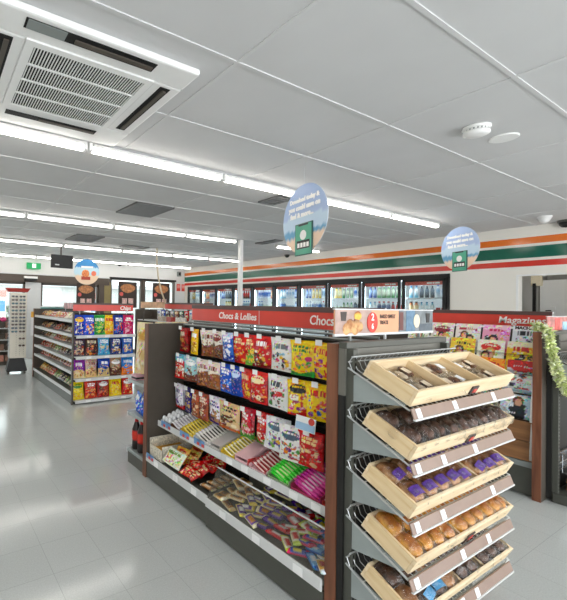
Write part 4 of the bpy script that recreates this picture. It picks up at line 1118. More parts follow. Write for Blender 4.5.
# ------------------------------------------------------------------ far end cap of the candy gondola
fe = thing('end_display_shelf', 'low shelf unit on the far end of the candy gondola holding cola', 'store shelf', (0, 0, 0))
G().box(1.73, 2.64, 3.142, 3.17, 0, GH - .03).build('back_panel', m_char2, fe)
G().box(1.73, 2.64, 3.17, 3.48, .0, .13).build('base', m_char2, fe)
for z in (.135, .49, .81):
    sh = G().box(1.725, 2.64, 3.17, 3.49, z - .03, z).build('shelf', m_bracket, fe, bevel=.003)
    G().box(1.725, 2.64, 3.488, 3.5, z - .045, z + .01).build('price_rail', m_lgrey, fe)
cola_cols = ['#17100e', '#17100e', '#1c1210', '#c4201f', '#c4201f', '#1a110f', '#1a110f', '#c4201f', '#c4201f', '#a81a1a']
cola_prof = [(.038, 0), (.043, .015), (.04, .08), (.042, .10), (.044, .17), (.044, .19), (.02, .26), (.018, .268), (.018, .285), (.001, .286)]
cola_me = G().lathe(cola_prof, 16, cols=[cl(c) for c in cola_cols]).mesh('bottle_body', m_card)
cola_lb = G().lathe([(.0425, .10), (.0450, .13), (.0450, .172)], 16, cap=False).mesh('bottle_label', m_red)
for j, (x, y) in enumerate([(1.79, 3.42), (1.89, 3.42), (1.99, 3.42), (1.79, 3.31), (1.89, 3.31), (2.09, 3.42)]):
    t = thing('cola_bottle', 'dark cola bottle with red label, %s on the lowest shelf behind the candy gondola' % ORD[j], 'bottle', (x, y, .136), 'cola bottles on the low end shelf')
    link('bottle_body', cola_me, t, smooth=True); link('bottle_label', cola_lb, t, smooth=True)
for j in range(8):
    y = 3.42 - .085 * (j // 4); x = 1.80 + .16 * (j % 4)
    loose_pack((x, y - .02, .59), .17, .2, .06, design('#1f6fd0', '#ffffff', ['#4fa3ee', '#e8f0fa', '#164fa0'], seed=j + 3), j + 60, (math.radians(rl.uniform(-14, 8)), 0, -PI / 2 + rl.uniform(-.6, .6)), 'blue_packet', 'blue packet, %s of the %s line on the middle shelf above the cola' % (ORD[j % 4], ('outer', 'inner')[j // 4]), 'snack packet', 'blue packets above the cola')
for j in range(4):
    o = G().box(-.08, .08, -.05, .05, 0, .055).build('pink_carton_pack', M('pink_black_pack%d' % j, ['#d9a8b4', '#d5a0ae', '#2a2426', '#d9a8b4'][j], .5), loc=(1.82 + .19 * j, 3.40, .811), bevel=.004)
    G().box(-.081, .081, -.051, .051, .012, .03).build('pack_band', m_black, o)
    tag(o, 'low pink and black pack, %s along the upper shelf above the blue packets' % ORD[j], 'carton', 'pink and black packs')
for j in range(4):
    loose_pack((1.82 + .2 * j, 3.36, 1.12), .2, .5, .09, design('#eadcb8', '#c9a05a', ['#d9c08a', '#f4ecd6', '#b88a4a'], (.45, '#e4cfa0'), seed=j + 80), j + 80, (math.radians(-4), 0, -PI / 2 + .35), 'cream_packet', 'tall cream packet, %s along the top of the far end shelf' % ORD[j], 'packet', 'cream packets on the far end shelf')

# ------------------------------------------------------------------ chips gondola
HX0, HX1, HY0, HY1, HH = 1.90, 2.985, 5.76, 8.36, 1.385
ch = thing('chips_gondola', 'dark gondola of chip packets with snack shelves along its side', 'store shelf', (0, 0, 0))
end_panel(ch, HX0 + .006, HX1, HY1 - .05, HY1, HH + .03)
G().box(HX0, HX0 + .025, HY0 + .0, HY0 + .045, 0, HH).build('end_panel', m_char, ch, bevel=.003)
G().box(HX1 - .04, HX1, HY0 + .12, HY0 + .18, 0, HH).build('end_panel', m_char, ch, bevel=.003)
G().box(HX0 + .045, HX1 - .04, HY0 + .135, HY0 + .155, .03, HH).build('back_panel', m_dark, ch)
G().box(2.42, 2.46, HY0 + .155, HY1 - .05, .1, HH).build('spine_panel', m_char, ch)
G().box(HX0 + .05, HX1 - .05, HY0 + .04, HY0 + .135, 0, .02).build('base', m_black, ch)
CZ = [1.045, .722, .383, .055]
for z in CZ:
    G().box(HX0 + .05, HX1 - .02, HY0 + .005, HY0 + .135, z - .015, z).build('shelf', m_lgrey, ch)
    r_ = G().box(HX0 + .055, HX1 - .02, HY0 - .01, HY0 + .006, z - .04, z + .006).build('price_rail', m_lgrey, ch, bevel=.003)
    for k in range(3): G().box(2.12 + .3 * k, 2.2 + .3 * k, HY0 - .013, HY0 - .01, z - .034, z).build('price_ticket', m_ticket, r_)
SZ = [1.275, 1.05, .87, .665, .48]
for z in SZ:
    G().box(HX0 + .03, 2.42, HY0 + .155, HY1 - .05, z - .02, z).build('shelf', m_lgrey, ch)
    G().box(HX0 + .018, HX0 + .03, HY0 + .045, HY1 - .05, z - .035, z + .012).build('price_rail', m_lgrey, ch)
G().box(HX0 + .02, 2.42, HY0 + .155, HY1 - .05, .16, .18).build('base_deck', m_char2, ch)
G().box(HX0 + .005, HX0 + .018, HY0 + .045, HY1 - .05, .14, .19).build('price_rail', m_lgrey, ch)
G().box(HX0 + .02, HX0 + .04, HY0 + .045, HY1 - .05, 0, .14).build('kick_plate', m_char2, ch)
chips = [[('blue', '#1749b8', '#e8c22a', ['#e8b43a', '#f4f0e0', '#1c3c8a']), ('bright blue', '#1f5fd0', '#ffffff', ['#f0a82a', '#f6e6b8', '#c8382a']), ('green', '#2f9a44', '#ffffff', ['#a8d04a', '#f0e26a', '#1f6f34']), ('yellow', '#f0c61a', '#c8342a', ['#e89a1a', '#f7e06a', '#d8742a']), ('navy', '#1d3a8a', '#ffffff', ['#d83a2a', '#f0c04a', '#4a7ad0']), ('magenta', '#c8286a', '#ffffff', ['#e86a9a', '#a01a50', '#f4c0d4'])],
         [('dark grape', '#4a3a4a', '#e8d8c8', ['#c8b8a8', '#a8503a', '#e8d4b0']), ('dark brown', '#4a342c', '#f0e0c8', ['#c0482a', '#e89a4a', '#1a1210']), ('pale blue', '#5fb0d8', '#ffffff', ['#f2efe4', '#d8c8a0', '#2a7ab8']), ('navy and white', '#28407a', '#ffffff', ['#f0ece0', '#e4dcc8', '#b8863a']), ('blue and gold', '#2a66b8', '#ffffff', ['#e0b45a', '#f0e0b8', '#1c4a8a'])],
         [('purple and cream', '#8a3a9a', '#ffffff', ['#f0dcb0', '#c88a4a', '#e0b87a']), ('pinkish tan', '#cdb0a4', '#7a3a30', ['#e8c890', '#8a4a2a', '#b8783a']), ('royal blue', '#1d4fb0', '#ffffff', ['#e0c898', '#b8904a', '#163a80']), ('mocha', '#a8886a', '#ffffff', ['#5a3424', '#e8d0a8', '#7a4a2a']), ('orange and blue', '#3a8ad0', '#ffffff', ['#e88a2a', '#f0b04a', '#5aa8e8'])],
         [('large yellow', '#f0d834', '#4a8a3a', ['#f7e88a', '#e8b82a', '#f0e060']), ('rust red', '#c8442a', '#ffffff', ['#e88a3a', '#7a1f18', '#f0b060']), ('dark red', '#9a1f24', '#ffffff', ['#c84a2a', '#5a1214', '#e88a4a']), ('lemon yellow', '#f2d41c', '#c8302a', ['#f7e680', '#e0a01a']), ('tomato red', '#d02a22', '#ffffff', ['#e88a3a', '#8a1512', '#f0c070'])]]
for ri, row in enumerate(chips):
    n = len(row); z = CZ[ri]
    xs = [2.02 + (2.86 - 2.02) * k / (n - 1) for k in range(n)]
    for k, (nm, b, l, a) in enumerate(row):
        hgt = (.315, .285, .285, .275)[ri]; w = .205 if n == 5 else .195
        g = pouch(w, hgt, .085, design(b, l, a, (.42, a[0]) if ri == 2 else None, seed=ri * 9 + k), seed=ri * 7 + k + 200)
        o = g.build('chip_packet', m_print, smooth=True, loc=(xs[k], HY0 + .065, z + .002)); o.rotation_euler = (math.radians(-5), math.radians(RNG.uniform(-2, 2)), math.radians(RNG.uniform(-9, 9)))
        tag(o, '%s chip packet standing on the %s shelf of the chips gondola' % (nm, ('top', 'second', 'third', 'bottom')[ri]), 'chip packet', 'chip packets on the gondola end')
spal = [('#b0352a', '#f0e0c8'), ('#e8dcc0', '#8a3a2a'), ('#8a5a3a', '#e8d0a0'), ('#c88a5a', '#f4ecd8'), ('#d8d0c4', '#5a6a8a'), ('#6a3a30', '#e0b080'), ('#c8604a', '#ffffff'), ('#e0b46a', '#7a3a1a'), ('#7a8a5a', '#f0e8c8'), ('#3a3440', '#c8b8a0')]
spal_n = ['red', 'cream', 'brown', 'tan', 'pale grey', 'dark brown', 'coral', 'golden', 'olive', 'charcoal']
sp_me = []
for q, (b, l) in enumerate(spal):
    g = pouch(.165, .14, .04, design(b, l, [spal[(q + 3) % 10][0], spal[(q + 5) % 10][0], '#f0e6d0'], seed=q + 120), q + 300, 10, 12); sp_me.append(g.mesh('snack_pack', m_print))
rs = random.Random(21)
for zi, z in enumerate(SZ + [.18]):
    for k in range(14):
        q = rs.randrange(10) if k % 2 == 0 else q
        y = HY1 - .16 - k * .165
        o = link('snack_pack', sp_me[q], loc=(HX0 + .13, y, z + .012), smooth=True); o.rotation_euler = (math.radians(-48 + rs.uniform(-6, 6)), 0, -PI / 2 + rs.uniform(-.1, .1))
        tag(o, '%s snack pack, %s from the window end on the %s side shelf down' % (spal_n[q], ORD[k], ORD[zi]), 'snack pack', 'snack packs on the side of the chips gondola')
t = thing('aisle_sign', 'red sign lettered Chips above the chip packets', 'sign', (HX0 + .02, HY0 + .06, 1.425))
G().box(0, 1.02, 0, .02, .095, .125).build('top_rail', m_brown_rail, t)
p = G().box(0, 1.02, 0, .016, 0, .095).build('sign_panel', m_red_sign, t)
text('Chips', .085, Matrix.Translation((.98, -.0015, .046)) @ FACE_Y, m_text, p, align='RIGHT', shear=.12, bold=.002)
for x in (.1, .9): G().box(x, x + .012, .004, .014, -.05, 0).build('sign_post', m_lgrey, t)
t = thing('picture_sign', 'pale pink picture sign standing over the chips gondola side', 'sign', (2.44, 7.0, 1.425))
G().box(-.006, .006, 0, 1.0, 0, .12).build('sign_panel', M('pink_picture_print', '#d9b0b4', .5, var=.4, scale=9), t)
for y in (.1, .88): G().box(-.005, .005, y, y + .012, -.04, 0).build('sign_post', m_lgrey, t)
t = thing('picture_sign', 'flat teal topped sign at the window end of the chips gondola', 'sign', (2.0, HY1 - .2, 1.415))
G().box(0, .5, 0, .02, .0, .03).build('sign_base', M('teal_card', '#5f9c98', .5), t)
G().box(0, .5, .006, .012, .03, .05).build('sign_panel', m_white, t)
o = G().box(-.03, .03, -.006, 0, 0, .5).build('price_banner', m_ticket, loc=(1.875, HY1 - .03, .82)); G().box(-.03, .03, -.008, -.006, .38, .5).build('banner_panel', M('amber_card', '#e0a83a', .5), o)
o.location = (1.875, HY1 - .02, .85); tag(o, 'narrow white and amber price banner on the chips gondola far edge', 'price banner')

# ------------------------------------------------------------------ far centre gondola
fg = thing('far_gondola', 'dark gondola beyond the candy aisle with a beige header', 'store shelf', (0, 0, 0))
FX0, FX1, FY0, FY1 = 4.3, 5.2, 5.95, 8.4
end_panel(fg, FX0, FX1, FY0, FY0 + .05, 1.34, edge=False); end_panel(fg, FX0, FX1, FY1 - .05, FY1, 1.42, edge=False)
G().box(4.73, 4.77, FY0 + .05, FY1 - .05, .1, 1.4).build('back_panel', m_char, fg)
for z in (.2, .6, .9, 1.18): G().box(FX0 + .05, FX1 - .05, FY0 + .05, FY1 - .05, z - .02, z).build('shelf', m_lgrey, fg)
aisle_sign((4.75, 0, 1.445), [(7.75, 5.98, '', .08, 6.1)], 'plain faded red aisle sign over the far gondola')
t = thing('header_sign', 'beige printed header board at the end of the far gondola', 'sign', (4.42, 7.8, 1.455), rz=math.radians(-30))
G().box(-.25, .3, -.02, .02, 0, .14).build('sign_panel', M('beige_print', '#d8b08c', .5, var=.3, scale=10), t)
for x in (-.2, .25): G().box(x, x + .03, -.01, .01, -.28, 0).build('sign_post', m_char, t)
fpal = [('white', '#e8eaee', '#4a6ab0'), ('blue', '#3a5ab0', '#ffffff'), ('black', '#2a2626', '#d0d0d0'), ('grey', '#8a9096', '#ffffff'), ('brown', '#7a4a3a', '#e8c8a0'), ('dark green', '#2a4a3a', '#e0e8d8'), ('red', '#c03a34', '#ffffff')]
for k in range(9):
    nm, b, l = fpal[k % 7]
    g = pouch(.17, .2, .05, design(b, l, ['#c8c0b8', '#5a4a44', '#e0d0c0'], seed=k + 140), k + 340, 12, 14)
    o = g.build('hanging_packet', m_print, smooth=True, loc=(4.5, 7.6 - .18 * k, 1.22)); o.rotation_euler = (0, 0, -PI / 2)
    tag(o, '%s packet, %s from the beige header on the far gondola top shelf' % (nm, ORD[k]), 'packet', 'packets on the far gondola')
for k in range(3):
    o = G().box(-.07, .07, -.1, .1, 0, .1).build('small_carton', M('small_carton_print%d' % k, ['#c8b8a8', '#b04a44', '#e4e0d8'][k], .5, var=.3, scale=30), loc=(4.42, 7.3 - .35 * k, 1.181), bevel=.003)
    tag(o, '%s carton in front of packets on the far gondola' % ['beige', 'dull red', 'off white'][k], 'carton')

# ------------------------------------------------------------------ sunglasses stand
sg = thing('sunglasses_stand', 'white rotating sunglasses stand with red header on a black base', 'display stand', (1.68, 8.92, 0), rz=math.radians(-6))
G().box(-.2, .2, -.2, .2, .06, .09).build('base', m_black, sg, bevel=.006)
b_ = G().hexa([(-.215, -.2, .07), (.215, -.2, .07), (.215, .2, .07), (-.215, .2, .07), (-.15, -.15, .33), (.15, -.15, .33), (.15, .15, .33), (-.15, .15, .33)]).build('base_skirt', m_black, sg, bevel=.008)
for sx in (-.17, .17):
    for sy in (-.16, .16):
        G().lathe([(.03, -.012), (.034, 0), (.03, .012)], 12).build('caster', m_char, sg, mw=Matrix.Translation((sx, sy, .034)) @ Matrix.Rotation(PI / 2, 4, 'Y'))
        G().box(sx - .012, sx + .012, sy - .012, sy + .012, .03, .07).build('caster_fork', m_grey, sg)
G().box(-.15, .19, -.15, .15, .34, 1.74).build('display_panel', M('warm_white_panel', '#e6e0d2', .5, var=.02), sg, bevel=.004)
g = G()
for x in (-.02, .055, .13):
    for k in range(34): g.box(x - .006, x + .006, -.153, -.149, .4 + .038 * k, .408 + .038 * k)
g.build('peg_holes', m_char, sg)
for x in (-.16, .19): G().box(x - .006, x + .006, -.16, .15, .34, 1.74).build('panel_edge', m_lgrey, sg)
G().hexa([(-.2, -.17, 1.76), (.2, -.17, 1.76), (.2, .17, 1.76), (-.2, .17, 1.76), (-.25, -.2, 1.84), (.25, -.2, 1.84), (.25, .2, 1.84), (-.25, .2, 1.84)]).build('header', M('red_header', '#a8352c', .45, var=.2, scale=12), sg)
def glasses_mesh(lens):
    g = G()
    for s_ in (-1, 1):
        n = 12; pts = []
        for k in range(n):
            t = 2 * PI * k / n; c, q = math.cos(t), math.sin(t); pts.append((s_ * .034 + .03 * abs(c) ** .7 * (1 if c > 0 else -1), -.008, .021 * abs(q) ** .8 * (1 if q > 0 else -1)))
        vs = pts + [(x, 0, z) for x, y, z in pts]
        g.add(vs, [(k, (k + 1) % n, n + (k + 1) % n, n + k) for k in range(n)] + [tuple(range(n)), tuple(range(2 * n - 1, n - 1, -1))])
        g.box(s_ * .066 - .003, s_ * .066 + .003, -.006, .1, .006, .012)
    g.box(-.008, .008, -.008, -.002, .004, .012)
    return g.mesh('sunglasses', lens)
lens = [(n, glasses_mesh(M('lens_' + n.replace(' ', '_'), c, .15))) for n, c in (('black', '#1c1c20'), ('dark blue', '#22314f'), ('smoke', '#4a4d52'), ('brown', '#4a2f22'), ('teal', '#2c5560'))]
for k in range(15):
    z = 1.66 - .075 * k
    for c in range(2):
        if k in (11, 13) or (k > 11 and c == 0): continue
        nm, me = lens[rs.randrange(5)]
        mw = Matrix.Translation((1.68, 8.92, 0)) @ Matrix.Rotation(math.radians(-6), 4, 'Z') @ Matrix.Translation((-.065 + .155 * c + .0, -.185, z))
        o = link('sunglasses', me); o.matrix_world = mw
        tag(o, '%s sunglasses, %s row down in the %s column of the stand face' % (nm, ORD[k] if k < 14 else 'fifteenth', ('window side', 'chips side')[c]), 'sunglasses', 'sunglasses on the rotating stand')
    if k > 2:
        nm, me = lens[(k * 3) % 5]
        mw = Matrix.Translation((1.68, 8.92, 0)) @ Matrix.Rotation(math.radians(-6), 4, 'Z') @ Matrix.Translation((-.19, -.05, z)) @ Matrix.Rotation(-PI / 2, 4, 'Z')
        o = link('sunglasses', me); o.matrix_world = mw; o.scale = (1.2, 1, 1)
        tag(o, '%s sunglasses, %s row down on the door side of the stand' % (nm, ORD[k] if k < 14 else 'fifteenth'), 'sunglasses', 'sunglasses on the rotating stand')

# shelf by the doors, left of the stand
t = thing('door_shelf', 'low dark shelf unit behind the sunglasses stand by the doors', 'store shelf', (1.0, 10.1, 0))
G().box(0, .8, .0, .35, 0, .08).build('base', m_char, t); G().box(0, .8, .33, .36, 0, 1.15).build('back_panel', m_char, t)
for z in (.35, .62, .9): G().box(0, .8, 0, .33, z - .02, z).build('shelf', m_lgrey, t)
for z in (.081, .351, .621, .901):
    for k in range(5):
        o = G().box(-.06, .06, -.05, .05, 0, .15).build('shelf_carton', M('carton_print_%d_%d' % (z * 1000, k), rs.choice(['#7a3a30', '#4a4038', '#c88a7a', '#8a6a5a', '#d0c0b0']), .5, var=.3, scale=30), loc=(1.09 + .155 * k, 10.2, z), bevel=.003)
        tag(o, 'small carton, %s along the %s shelf by the shop doors' % (ORD[k], {81: 'lowest', 351: 'second', 621: 'third', 901: 'top'}[round(z * 1000)]), 'carton', 'cartons on the shelf by the doors')
pk = G().lathe([(.001, -.06), (.06, -.04), (.08, 0), (.06, .04), (.001, .06)], 12).build('pink_ball', M('hot_pink', '#e8488a', .5), loc=(1.52, 10.25, 1.21), smooth=True)
tag(pk, 'hot pink ball on the low shelf by the doors', 'ball'); pk.location.z = 1.05 + .06
G().box(1.3, 1.75, 10.1, 10.43, 1.03, 1.05)
pk.location = (1.60, 10.22, 1.112)

# door hardware
t = thing('door_sensor', 'black and white door sensor above the automatic doors', 'sensor', (2.42, YF - .17, 2.13))
G().box(-.16, .16, -.05, .05, .0, .06).build('sensor_body', m_black, t, bevel=.008)
G().box(-.18, .18, -.04, .05, .06, .12).build('sensor_top', m_white, t, bevel=.008)
g = G().box(2.30, 2.72, YF - .1, YF + .1, 0, 2.09); struct('trim_13', g, m_lgrey)
# posters
def poster(x0, x1, z0, z1, label, seed):
    t = thing('window_poster', label, 'poster', (x0, YF - .13, z0), 'dark posters in the shop windows')
    w, h = x1 - x0, z1 - z0
    G().box(0, w, 0, .012, 0, h).build('poster_board', M('poster_dark%d' % seed, '#33241d', .5, var=.1), t)
    g = G(); n_ = 20
    g.extrude([(.5 * w + .40 * w * math.cos(PI * 2 * k / n_), .76 * h + .15 * h * math.sin(PI * 2 * k / n_) - .05 * h * (1 - abs(math.cos(PI * 2 * k / n_))) * (1 if math.sin(PI * 2 * k / n_) < 0 else 0)) for k in range(n_)], 'y', -.004, 0)
    g.build('poster_emblem', M('copper_print%d' % seed, '#b0764a', .5, var=.45, scale=16), t)
    for k in range(2):
        G().box((.2 + .34 * k) * w, (.46 + .34 * k) * w, -.004, 0, .03 * h, .36 * h).build('poster_picture', M('pale_pink_print%d%d' % (seed, k), '#d8b4ac', .5, var=.4, scale=26), t)
    g = G(); g.lathe([(.1 * w, 0), (.1 * w, .003), (.001, .003)], 14); g.v = [(.16 * w + a, -.001 - c, .52 * h + b) for a, b, c in g.v]; g.build('poster_roundel', M('pink_roundel%d' % seed, '#d8605a', .5), t)
poster(3.74, 4.32, 1.42, 2.13, 'dark poster in the shop window behind the round food sign', 0)
poster(5.08, 5.72, 1.42, 2.23, 'dark poster in the window between food sign and hanging cable', 1)
poster(6.30, 6.95, 1.42, 2.24, 'dark poster in the window beside the red wall notices', 2)
for k, (x, lab) in enumerate(((7.3, 'left red notice'), (7.5, 'right'))):
    t = G().box(0, .15, -.006, 0, 0, .24).build('wall_notice', m_red_sign, loc=(x, YF - .001, 2.0))
    G().box(.02, .13, -.008, -.006, .1, .2).build('notice_panel', M('notice_pink%d' % k, '#e89a90', .5), t)
    tag(t, ['red wall notice beside the window frame', 'red wall notice beside the cooler wall corner'][k], 'notice', 'red notices on the front wall')
t = thing('wall_alarm', 'small dark alarm box on the bulkhead above the red notices', 'alarm', (7.3, YF - .05, 2.5))
G().box(0, .14, -.02, .05, 0, .16).build('alarm_box', m_grey, t, bevel=.006); G().box(.03, .11, -.03, -.02, .03, .13).build('alarm_grille', m_black, t)

# ------------------------------------------------------------------ magazine gondola
mg = thing('magazine_gondola', 'dark gondola of tiered magazines with a walnut edged end panel', 'store shelf', (0, 0, 0))
MX0, MX1 = 4.31, 5.25
end_panel(mg, MX0 + .006, MX1, 1.20, 1.255, GH); end_panel(mg, MX0 + .006, MX1, 3.09, 3.14, GH)
G().box(4.76, 4.80, 1.255, 3.09, .1, GH).build('back_panel', m_char, mg)
G().box(4.365, 4.38, 1.255, 3.09, .01, .275).build('kick_plate', m_char2, mg)
G().box(4.35, 4.37, 1.255, 3.09, .24, .285).build('kick_rail', m_grey, mg)
for k in range(2): G().box(4.36, 4.375, 1.255, 3.09, .29 + .165 * k, .45 + .165 * k).build('wood_front', m_walnut2, mg)
G().box(4.375, 4.76, 1.255, 3.09, .58, .6).build('tier_shelf', m_char, mg)
for k, (x, z) in enumerate(((4.42, .615), (4.475, .83), (4.53, .99), (4.585, 1.13))):
    G().hexa([(x - .02, 1.26, z - .012), (x + .16, 1.26, z - .012), (x + .16, 3.09, z - .012), (x - .02, 3.09, z - .012), (x - .02, 1.26, z), (x + .16, 1.26, z), (x + .16, 3.09, z), (x - .02, 3.09, z)]).build('tier_shelf', m_char, mg)
    G().box(x - .024, x - .02, 1.26, 3.09, z - .012, z + .03).build('clear_lip', m_acryl, mg)
pts = [(4.50, 1.275, 1.02), (4.44, 1.275, .93), (4.40, 1.275, .8), (4.375, 1.275, .6), (4.37, 1.275, .3)]
G().tube(pts, .016, 8).build('white_edge_trim', m_white, mg, smooth=True)
aisle_sign((4.78, 0, 1.40), [(3.05, 1.26, 'Magazines', .088, 1.30)], 'red aisle sign lettered Magazines above the magazine covers')
def cover(b, logo, art, seed, face=None, top=None, bot=None):
    d0 = design(b, logo, art + ['#2a2a30', '#f4f2ee'], bot, top, seed=seed, nlogo=1, specks=11)
    r = random.Random(seed + 5)
    heads = [(r.uniform(.25, .75), r.uniform(.45, .6), r.uniform(.11, .16)) for _ in range(face or 0)]
    hair = [cl(r.choice(['#2a1c16', '#6a4428', '#c8a060', '#3a2a24'])) for _ in heads]
    lines = [(r.uniform(.05, .5), r.uniform(.05, .4), r.uniform(.2, .45)) for _ in range(4)]
    T = cl(logo)
    def f(u, v):
        c = d0(u, v)
        for (hu, hv, hr), hc in zip(heads, hair):
            if ((u - hu) / (hr * 1.9)) ** 2 + ((v - hv + .38) / .3) ** 2 < 1: c = cl(art[0])
            if ((u - hu) / (hr * 1.3)) ** 2 + ((v - hv - .02) / (hr * 1.25)) ** 2 < 1: c = hc
            if ((u - hu) / (hr * .85)) ** 2 + ((v - hv + .02) / (hr * .95)) ** 2 < 1: c = cl('#e0b498')
        for (lu, lv, lw) in lines:
            if lu < u < lu + lw and abs(v - lv) < .018 and int(u * 40) % 3: c = T
        return c
    return f
def magazine(x, y, z, des, label, w=.205, h=.28, tilt=14):
    g = G(); nu, nv = 26, 34
    g.grid(lambda u, v: ((u - .5) * w, -.003, v * h), nu, nv, des)
    g.grid(lambda u, v: ((u - .5) * w, .003, v * h), 1, 1, lambda u, v: (.7, .7, .7), flip=True)
    wc = [(.85, .85, .83)] * 8
    for a, b in (((-w / 2, 0), (w / 2, 0)), ((w / 2, 0), (w / 2, h)), ((w / 2, h), (-w / 2, h)), ((-w / 2, h), (-w / 2, 0))):
        g.add([(a[0], -.003, a[1]), (b[0], -.003, b[1]), (b[0], .003, b[1]), (a[0], .003, a[1])], [(0, 1, 2, 3)], [(.85, .85, .83)] * 4)
    o = g.build('magazine', m_cover, loc=(x, y, z)); o.rotation_euler = (-math.radians(tilt), 0, -PI / 2)
    tag(o, label, 'magazine', 'magazines on the tiered rack')
    return o
mags = {3: [('black white and grey vehicle', cover('#dfe3e8', '#20242a', ['#5a7a9a', '#2a3644', '#c8ccd2', '#8a97a6'], 1, 0, (.86, '#eceff2'))), ('pink gossip with large face', cover('#e8a8c0', '#d0306a', ['#e8c8b8', '#f0e0d8', '#7a4a3a'], 2, 1, (.85, '#f0c8d8'), (.2, '#e46a7a'))), ('pale portrait', cover('#e4dcd4', '#b03a4a', ['#d8b8a8', '#8a6a5a', '#f0e8e0'], 3, 2)), ('cream fashion', cover('#dcd4c8', '#8a2a3a', ['#c8a898', '#5a6a5a'], 4, 2)), ('green and cream puzzle', cover('#d4d8c8', '#4a7a4a', ['#8aa87a', '#e0c8a8'], 5, 1))],
        2: [('yellow tools', cover('#f0cc2a', '#c83a2a', ['#f0ece0', '#e8a82a', '#3a3a3a'], 6, 0, (.8, '#f2ead0'))), ('white family weekly', cover('#ecead8', '#d0382a', ['#2a2c34', '#c8a888', '#e8c83a'], 7, 2, None, None)), ('yellow and black', cover('#e8c84a', '#1f1f1f', ['#4a5a3a', '#d8d0b8'], 8, 1)), ('white home', cover('#e4e0d4', '#6a4a3a', ['#a8b098', '#c8b8a0'], 9, 0))],
        1: [('red and orange motoring', cover('#d8dce0', '#d0302a', ['#e88a2a', '#c83a2a', '#3a3f48'], 10, 0, (.72, '#c8302c'))), ('orange', cover('#f0a02a', '#c8302a', ['#f0d04a', '#8a3a1a'], 11, 0)), ('grey sport', cover('#b8bcc0', '#2a3a6a', ['#4a5a4a', '#e0e0d8'], 12, 1)), ('teal garden', cover('#a8c8c0', '#2a5a4a', ['#5a8a5a', '#e8d0a8'], 13, 0))],
        0: [('pale blue man in jacket', cover('#bcd4e2', '#ffffff', ['#20242c', '#dfe8ee', '#8ab0c8'], 14, 1)), ('grey and green', cover('#b8c0b4', '#4a5a3a', ['#6a7a5a', '#d8d8cc'], 15, 0)), ('silver', cover('#d0d4d8', '#5a2a3a', ['#8a8a92', '#e8e8ea'], 16, 1)), ('tan', cover('#d4b890', '#5a2a1a', ['#8a5a3a', '#f0e0c8'], 17, 0))]}
tier = [(4.42, .615), (4.475, .83), (4.53, .99), (4.585, 1.13)]
for ti, lst in mags.items():
    x, z = tier[ti]
    for k, (nm, des) in enumerate(lst):
        y = 1.385 + .222 * k + (.0 if ti % 2 else .02)
        magazine(x, y, z + .003, des, '%s magazine, %s from the post on the %s tier' % (nm, ORD[k], ('bottom', 'third', 'second', 'top')[ti]), h=.28 if ti else .25)
text('MACHINES', .036, Matrix.Translation((.0, -.0045, .262)) @ FACE_Y, m_textd, [o for o in C.objects if o.name.startswith('magazine') and o.type == 'MESH' and 'vehicle' in o.get('label', '')][0], align='CENTER', bold=.002)

# ------------------------------------------------------------------ end cap with garland at the right
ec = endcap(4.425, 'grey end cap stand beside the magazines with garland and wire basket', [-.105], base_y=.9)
hs2 = header_sign((4.47, 1.21, 1.355), .78, .13, 'pink picture header sign above the garland draped end stand', None)
p = G().box(.0, .78, .002, .010, .012, .14).build('picture_panel', M('pink_meat_print', '#c9857f', .5, var=.45, scale=14), hs2)
G().box(.18, .30, .0, .002, .02, .13).build('red_picture', M('coral_print', '#d8605a', .5, var=.3, scale=22), p)
G().box(.36, .6, .0, .002, .012, .1).build('blue_picture', M('aqua_print', '#9cc4dc', .5, var=.3, scale=20), p)
mw2 = level_mat(-.105, 4.425); tray(mw2, 'pale wooden tray under the garland on the far end stand', W=TW, dividers=(.5,), group='wooden bread trays')
for j, fx in enumerate((.09, .2, .31, .42, .56)):
    k = j % 3
    bread(0, fx, .08, .17, .09, .085, rol[k], rolw[k], None, 'tan wrapped loaf, %s from the garland end in the tray beside the magazines' % ORD[j], 'bread', 'tan loaves in the garland stand tray', rb.uniform(-.2, .2), 0, 'bread_loaf', base_mw=mw2)
for j, (nm, c) in enumerate((('blue', '#2a4fb0'), ('red', '#c8302c'), ('white', '#e4e4e0'))):
    g = pouch(.15, .16, .05, design(c, '#ffffff', ['#e0c060', '#f0f0f0'], seed=j + 170), j + 400)
    mwp = level_mat(-.105, 4.425) @ Matrix.Translation((.10 + .17 * j, .2, .05))
    o = g.build('snack_packet', m_print, smooth=True); o.matrix_world = mwp
    tag(o, '%s snack packet standing at the back of the tray under the garland' % nm, 'snack packet')
# wire basket on the lower part
bk = thing('wire_basket', 'wire basket on the base of the end stand beside magazines', 'basket', (4.50, .905, .235))
g = G()
W2, D2, H2 = .82, .25, .15
for k in range(30):
    x = W2 * k / 29; g.tube([(x, 0, H2 * .75), (x, 0.02, 0), (x, D2, 0), (x, D2, H2)], .0022, 4)
for k in range(9):
    y = D2 * k / 8
    for xx in (0, W2): g.tube([(xx, y, 0), (xx, y, H2 * (.75 + .25 * k / 8))], .0022, 4)
for z in (0, .055): g.tube([(0, .0, z), (W2, 0, z), (W2, D2, z), (0, D2, z), (0, 0, z)], .003, 4)
g.tube([(0, 0, H2 * .75), (W2, 0, H2 * .75), (W2, D2, H2), (0, D2, H2), (0, 0, H2 * .75)], .005, 5)
g.build('wire_mesh', m_chrome, bk)
for j, (x, z, r) in enumerate(((.09, .0, .06), (.24, .0, .06), (.39, .0, .06), (.55, .0, .06), (.70, .0, .06))):
    me = loaf_mesh(.15, .12, .1, m_tan if j % 2 else m_golden, 'round_loaf', j + 50, 2, .03)
    o = link('round_loaf', me, loc=(4.50 + x, 1.03, .24), smooth=True)
    tag(o, '%s round loaf, %s in the wire basket beside the magazines' % (('golden', 'tan')[j % 2], ORD[j]), 'bread', 'round loaves in the wire basket')
